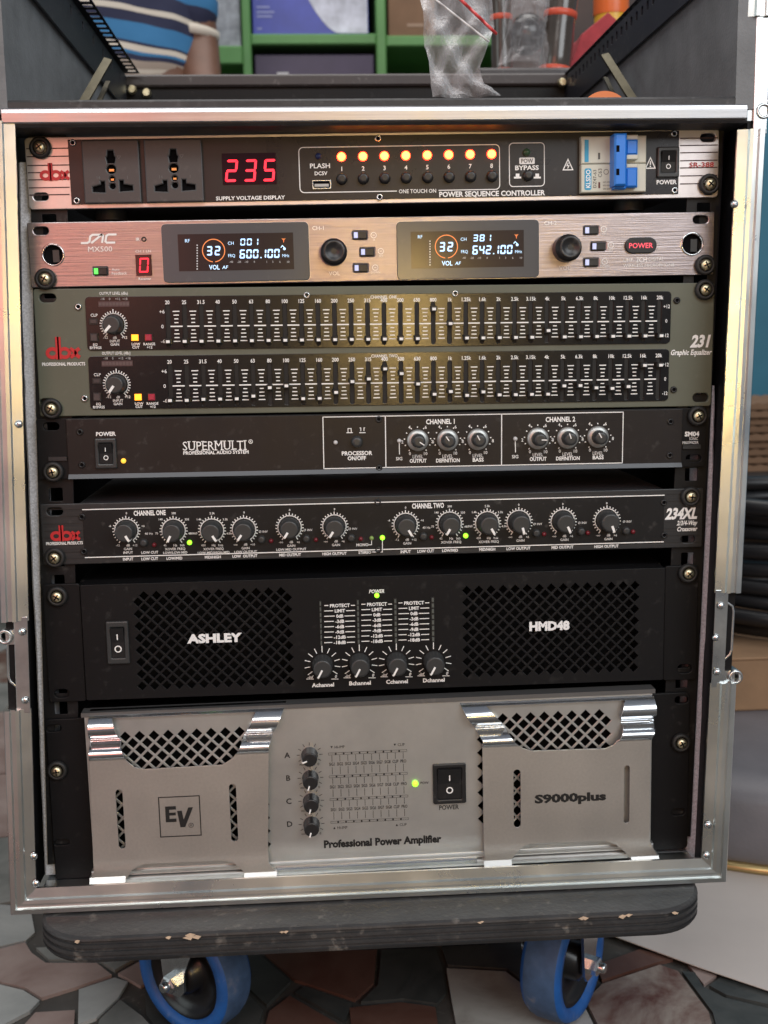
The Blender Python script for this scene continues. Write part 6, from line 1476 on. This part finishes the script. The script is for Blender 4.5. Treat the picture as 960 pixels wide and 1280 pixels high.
body_e = [(0, 1), (1, 2), (2, 3), (3, 4), (4, 5), (5, 6), (6, 7), (7, 8), (4, 9), (9, 10), (10, 11), (11, 12), (12, 13), (13, 14), (4, 15), (15, 16), (16, 17), (17, 18), (18, 19), (19, 20), (0, 21), (21, 22), (22, 23), (23, 24), (0, 25), (25, 26), (26, 27), (27, 28)]
body_r = [(0.15, 0.11), (0.145, 0.11), (0.15, 0.11), (0.14, 0.10), (0.09, 0.07), (0.055, 0.055), (0.062, 0.07), (0.075, 0.09), (0.055, 0.07), 0.058, 0.05, 0.043, 0.034, 0.028, 0.030, 0.058, 0.05, 0.043, 0.034, 0.028, 0.030, 0.09, 0.062, 0.045, 0.035, 0.09, 0.062, 0.045, 0.035]
skin_body('body', body_v, body_e, body_r, SKINM, per)
for s_, xx in ((1, A + 0.03), (-1, -0.22)):
    for k in range(4):
        xk = xx + s_ * (0.018 - 0.012 * k)
        skin_body('finger', [(xk, -0.205, 0.868), (xk, -0.24, 0.850), (xk, -0.262, 0.830), (xk, -0.268, 0.812 + 0.004 * abs(k - 1.5))], [(0, 1), (1, 2), (2, 3)], [0.0095, 0.009, 0.0085, 0.0075], SKINM, per, sub=1)
    skin_body('thumb', [(xx - s_ * 0.02, -0.175, 0.885), (xx - s_ * 0.045, -0.20, 0.865), (xx - s_ * 0.048, -0.225, 0.85)], [(0, 1), (1, 2)], [0.011, 0.010, 0.008], SKINM, per, sub=1)
SH = bpy.data.materials.new('striped_knit'); SH.use_nodes = True; nt = SH.node_tree; N = nt.nodes; L = nt.links; b = N['Principled BSDF']; b.inputs['Roughness'].default_value = 0.85
tc = N.new('ShaderNodeTexCoord'); sep = N.new('ShaderNodeSeparateXYZ'); L.new(tc.outputs['Object'], sep.inputs[0])
nz = N.new('ShaderNodeTexNoise'); nz.inputs['Scale'].default_value = 7; nz.inputs['Detail'].default_value = 1; L.new(tc.outputs['Object'], nz.inputs['Vector'])
ad = N.new('ShaderNodeMath'); ad.operation = 'MULTIPLY_ADD'; ad.inputs[1].default_value = 0.05; L.new(nz.outputs[0], ad.inputs[0]); sx2 = N.new('ShaderNodeMath'); sx2.operation = 'MULTIPLY_ADD'; sx2.inputs[1].default_value = 0.14; L.new(sep.outputs[0], sx2.inputs[0]); L.new(sep.outputs[2], sx2.inputs[2]); L.new(sx2.outputs[0], ad.inputs[2])
mrn = N.new('ShaderNodeMapRange'); mrn.inputs[1].default_value = 0.95; mrn.inputs[2].default_value = 1.55; L.new(ad.outputs[0], mrn.inputs[0])
cr = N.new('ShaderNodeValToRGB'); cr.color_ramp.interpolation = 'CONSTANT'
NAVY, BLUEC, CRM, TAN = (0.020, 0.024, 0.060, 1), (0.035, 0.17, 0.36, 1), (0.60, 0.55, 0.47, 1), (0.36, 0.30, 0.25, 1)
zt_of = lambda py: (PY(180, py, YPn - 0.11).z + 0.025 - 0.95) / 0.6
stops = [(0.0, NAVY), (zt_of(104), TAN), (zt_of(86), CRM), (zt_of(80), TAN), (zt_of(71), NAVY), (zt_of(67), BLUEC), (zt_of(62), CRM), (zt_of(55), NAVY), (zt_of(52), BLUEC), (zt_of(27), NAVY), (zt_of(12), CRM), (zt_of(5), NAVY), (zt_of(-14), BLUEC), (zt_of(-34), CRM), (zt_of(-42), NAVY)]
el = cr.color_ramp.elements
el[0].position = 0; el[0].color = stops[0][1]; el[1].position = max(0.001, stops[1][0]); el[1].color = stops[1][1]
for pz, c in stops[2:]: e = el.new(min(1, max(0, pz))); e.color = c
L.new(mrn.outputs[0], cr.inputs[0]); L.new(cr.outputs[0], b.inputs['Base Color'])
bp = N.new('ShaderNodeBump'); bp.inputs['Strength'].default_value = 0.6; bp.inputs['Distance'].default_value = 0.02; n6 = N.new('ShaderNodeTexNoise'); n6.inputs['Scale'].default_value = 9; L.new(tc.outputs['Object'], n6.inputs['Vector']); L.new(n6.outputs[0], bp.inputs['Height']); L.new(bp.outputs[0], b.inputs['Normal'])
sv = [(0, 0, 0.96), (0, 0, 1.06), (0, 0, 1.20), (0, 0, 1.33), (0, 0, 1.43), (0, -0.005, 1.475), (0.16, 0, 1.395), (A * 0.9, 0, 1.27), (A * 0.99, 0, PY(240, 40, YPn).z - 0.022), (-0.16, 0, 1.395), (-0.20, 0, 1.27), (-0.215, 0, 1.18)]
se = [(0, 1), (1, 2), (2, 3), (3, 4), (4, 5), (4, 6), (6, 7), (7, 8), (4, 9), (9, 10), (10, 11)]
skin_body('shirt', sv, se, [(0.165, 0.125), (0.16, 0.125), (0.162, 0.122), (0.152, 0.112), (0.10, 0.08), (0.066, 0.064), 0.072, 0.066, 0.062, 0.072, 0.066, 0.064], SH, per)
zh = PY(240, 40, YPn).z
mb = MB(); lz(mb, [(0.046, -0.009), (0.0535, -0.008), (0.0545, 0.0), (0.054, 0.007), (0.048, 0.009)], 32); o = mb.obj('sleeve_hem', M('cream_knit', (0.60, 0.55, 0.47), 0.85), per, (A * 0.985, 0, zh - 0.004)); o.rotation_euler = (0, 0.10, 0)
skin_body('trousers', [(0, 0, 0.99), (0, 0, 0.93), (0.09, 0, 0.86), (0.10, 0, 0.48), (0.10, 0.01, 0.12), (-0.09, 0, 0.86), (-0.10, 0, 0.48), (-0.10, 0.01, 0.12)], [(0, 1), (1, 2), (2, 3), (3, 4), (1, 5), (5, 6), (6, 7)], [(0.158, 0.118), (0.158, 0.12), 0.10, 0.075, 0.065, 0.10, 0.075, 0.065], M('dark_denim', (0.02, 0.025, 0.04), 0.85), per)
mb = MB(); lz(mb, [(0.079 * math.cos(t), 0.08 * math.sin(t)) for t in [PI / 2 * k / 8 - 0.15 for k in range(9)]], 24); o = mb.obj('hair', M('black_hair', (0.01, 0.01, 0.01), 0.8, bump=1.0, bscale=900), per, (0, -0.005, 1.675)); o.scale = (1.0, 1.15, 1.0)
for dx in (-0.03, 0.03): mb = MB(); mb.lathe(0, 0, [(0.011, 0), (0.010, -0.004), (0.006, -0.006)], 12); mb.obj('eye', M('eye_dark', (0.05, 0.04, 0.035), 0.2), per, (dx, -0.104, 1.635))
skin_body('nose', [(0, -0.10, 1.635), (0, -0.122, 1.60)], [(0, 1)], [0.009, 0.016], SKINM, per, sub=1)
mb = MB(); mb.lathe(0, 0, [(0.024, 0), (0.02, -0.004), (0.01, -0.006)], 14); o = mb.obj('mouth', M('lip', (0.13, 0.045, 0.04), 0.5), per, (0, -0.094, 1.568)); o.scale = (1, 1, 0.3)
# ================================================================== clear zip bag on the divider bar
def bag():
    rr = random.Random(11); nu, nv = 30, 36
    Lp = [(541, 121), (537, 90), (533, 60), (530, 35), (527, 12), (522, -30)]; Rp = [(627, 119), (606, 104), (600, 84), (611, 52), (621, 30), (612, -30)]
    rows = []
    ph = [rr.uniform(0, 6.28) for _ in range(12)]
    for j in range(nv + 1):
        t = j / nv * 5; a = min(int(t), 4); f = t - a
        l_ = (Lp[a][0] + (Lp[a + 1][0] - Lp[a][0]) * f, Lp[a][1] + (Lp[a + 1][1] - Lp[a][1]) * f); r_ = (Rp[a][0] + (Rp[a + 1][0] - Rp[a][0]) * f, Rp[a][1] + (Rp[a + 1][1] - Rp[a][1]) * f)
        row = []
        for i in range(nu + 1):
            s_ = i / nu; px, py = l_[0] + (r_[0] - l_[0]) * s_, l_[1] + (r_[1] - l_[1]) * s_
            fold = 0.006 * math.sin(9 * s_ + 2.2 * t + ph[0]) + 0.004 * math.sin(17 * s_ - 3.1 * t + ph[1]) + 0.003 * abs(math.sin(23 * s_ + 5 * t + ph[2])) + rr.uniform(-0.0009, 0.0009)
            p = PY(px, py, YF + 0.018 + 0.02 * (t / 5)); row.append((p, fold, math.sin(PI * s_) ** 0.6))
        rows.append(row)
    return rows, nu, nv
rows, nu, nv = bag()
bagr = empty('zip_bag', PY(580, 121, YF + 0.018)); tag(bagr, 'crumpled clear plastic zip bag with a red seal line standing on the top bar', 'plastic bag')
BZ = dT.z; bl_ = bagr.location
for nm, sgn in (('front_film', -1), ('back_film', 1)):
    mb = MB(); vs2 = []
    for j, row in enumerate(rows):
        for p, fo, bu in row: vs2.append((p.x - bl_.x, p.y + sgn * (0.007 * bu) + fo * (1 if sgn < 0 else 0.7) - bl_.y, max(p.z, BZ + 0.0003) - bl_.z))
    mb.add(vs2, [(j * (nu + 1) + i, j * (nu + 1) + i + 1, (j + 1) * (nu + 1) + i + 1, (j + 1) * (nu + 1) + i) for j in range(nv) for i in range(nu)], True); mb.obj(nm, FILM, bagr)
mb = MB(); pr_ = [PY(568 + 52 * i / 20, -8 + 50 * i / 20, YF + 0.016 + 0.004 * math.sin(i)) - bl_ for i in range(21)]
mb.tube(pr_, 0.0011, 6); mb.obj('red_seal', M('red_zip', (0.6, 0.05, 0.05), 0.35), bagr)
mb = MB(); pr_ = [PY(535 + 76 * i / 20, -8 + 60 * i / 20, YF + 0.014 + 0.003 * math.sin(i * 1.3)) - bl_ for i in range(21)]
mb.tube(pr_, 0.0007, 6); mb.obj('zip_ridge', M('white_zip', (0.7, 0.7, 0.7), 0.3), bagr)
# ---- patch leads lying on the crossover's lid
def lead(pts, r_, mat, label):
    mb = MB(); P_ = [Vector(p) for p in pts]; out = []
    for i in range(len(P_) - 1):
        for k in range(6):
            t = k / 6; a = P_[max(0, i - 1)]; b_ = P_[i]; c = P_[i + 1]; d = P_[min(len(P_) - 1, i + 2)]
            out.append(0.5 * ((2 * b_) + (c - a) * t + (2 * a - 5 * b_ + 4 * c - d) * t * t + (3 * b_ - a - 3 * c + d) * t ** 3))
    out.append(P_[-1]); mb.tube(out, r_, 8); o = mb.obj('patch_lead', mat); tag(o, label, 'cable')
zlid = PY(480, 620, 0.0).z
lead([(-0.10, 0.30, zlid + 0.004), (-0.05, 0.16, zlid + 0.009), (0.0, 0.15, zlid + 0.008), (0.06, 0.30, zlid + 0.004)], 0.003, M('orange_jacket', (0.6, 0.12, 0.04), 0.5), 'orange patch lead lying on the lid of the crossover')
lead([(-0.19, 0.32, zlid + 0.004), (-0.15, 0.18, zlid + 0.008), (-0.10, 0.19, zlid + 0.008), (-0.03, 0.33, zlid + 0.004)], 0.0032, M('grey_jacket', (0.22, 0.22, 0.23), 0.5), 'grey patch lead lying on the lid of the crossover')
for cu, o in _fo.values(): bpy.data.objects.remove(o); bpy.data.curves.remove(cu)

# ---- dark board behind the drums, tape roll on the sequencer's lid
mb = MB(); mb.bbox(0.235, 0.56, 0.0, 0.02, -0.30, 0.45, 0.002); o = mb.obj('display_board', M('dark_brown_board', (0.045, 0.026, 0.020), 0.6, var=0.5, scale=9), None, (0.0, 0.925, zc_ + 0.1)); tag(o, 'dark brown board standing behind the wrapped drums', 'board')
for x in (0.245, 0.30): mb = MB(); mb.box(x, x + 0.03, 0.0005, 0.0195, -zc_ - 0.1, -0.2995); mb.obj('board_leg', DW, o)
pt_ = PY(752, 117.0, 0.06); zl_ = PY(480, 166, 0.0).z - 0.0026; r_ = max(0.012, (pt_.z - zl_) / 2); mb = MB()
mb.lathe(0, 0, [(r_ * 0.6, 0.010), (r_, 0.010), (r_, -0.010), (r_ * 0.6, -0.010), (r_ * 0.6, 0.010)], 40, cap=False, smooth=False)
o = mb.obj('tape_roll', M('orange_tape', (0.75, 0.20, 0.04), 0.4), None, (pt_.x, 0.06, zl_ + r_)); fixn(o); tag(o, 'orange tape roll standing on the power sequencer under the lid strut', 'tape roll')
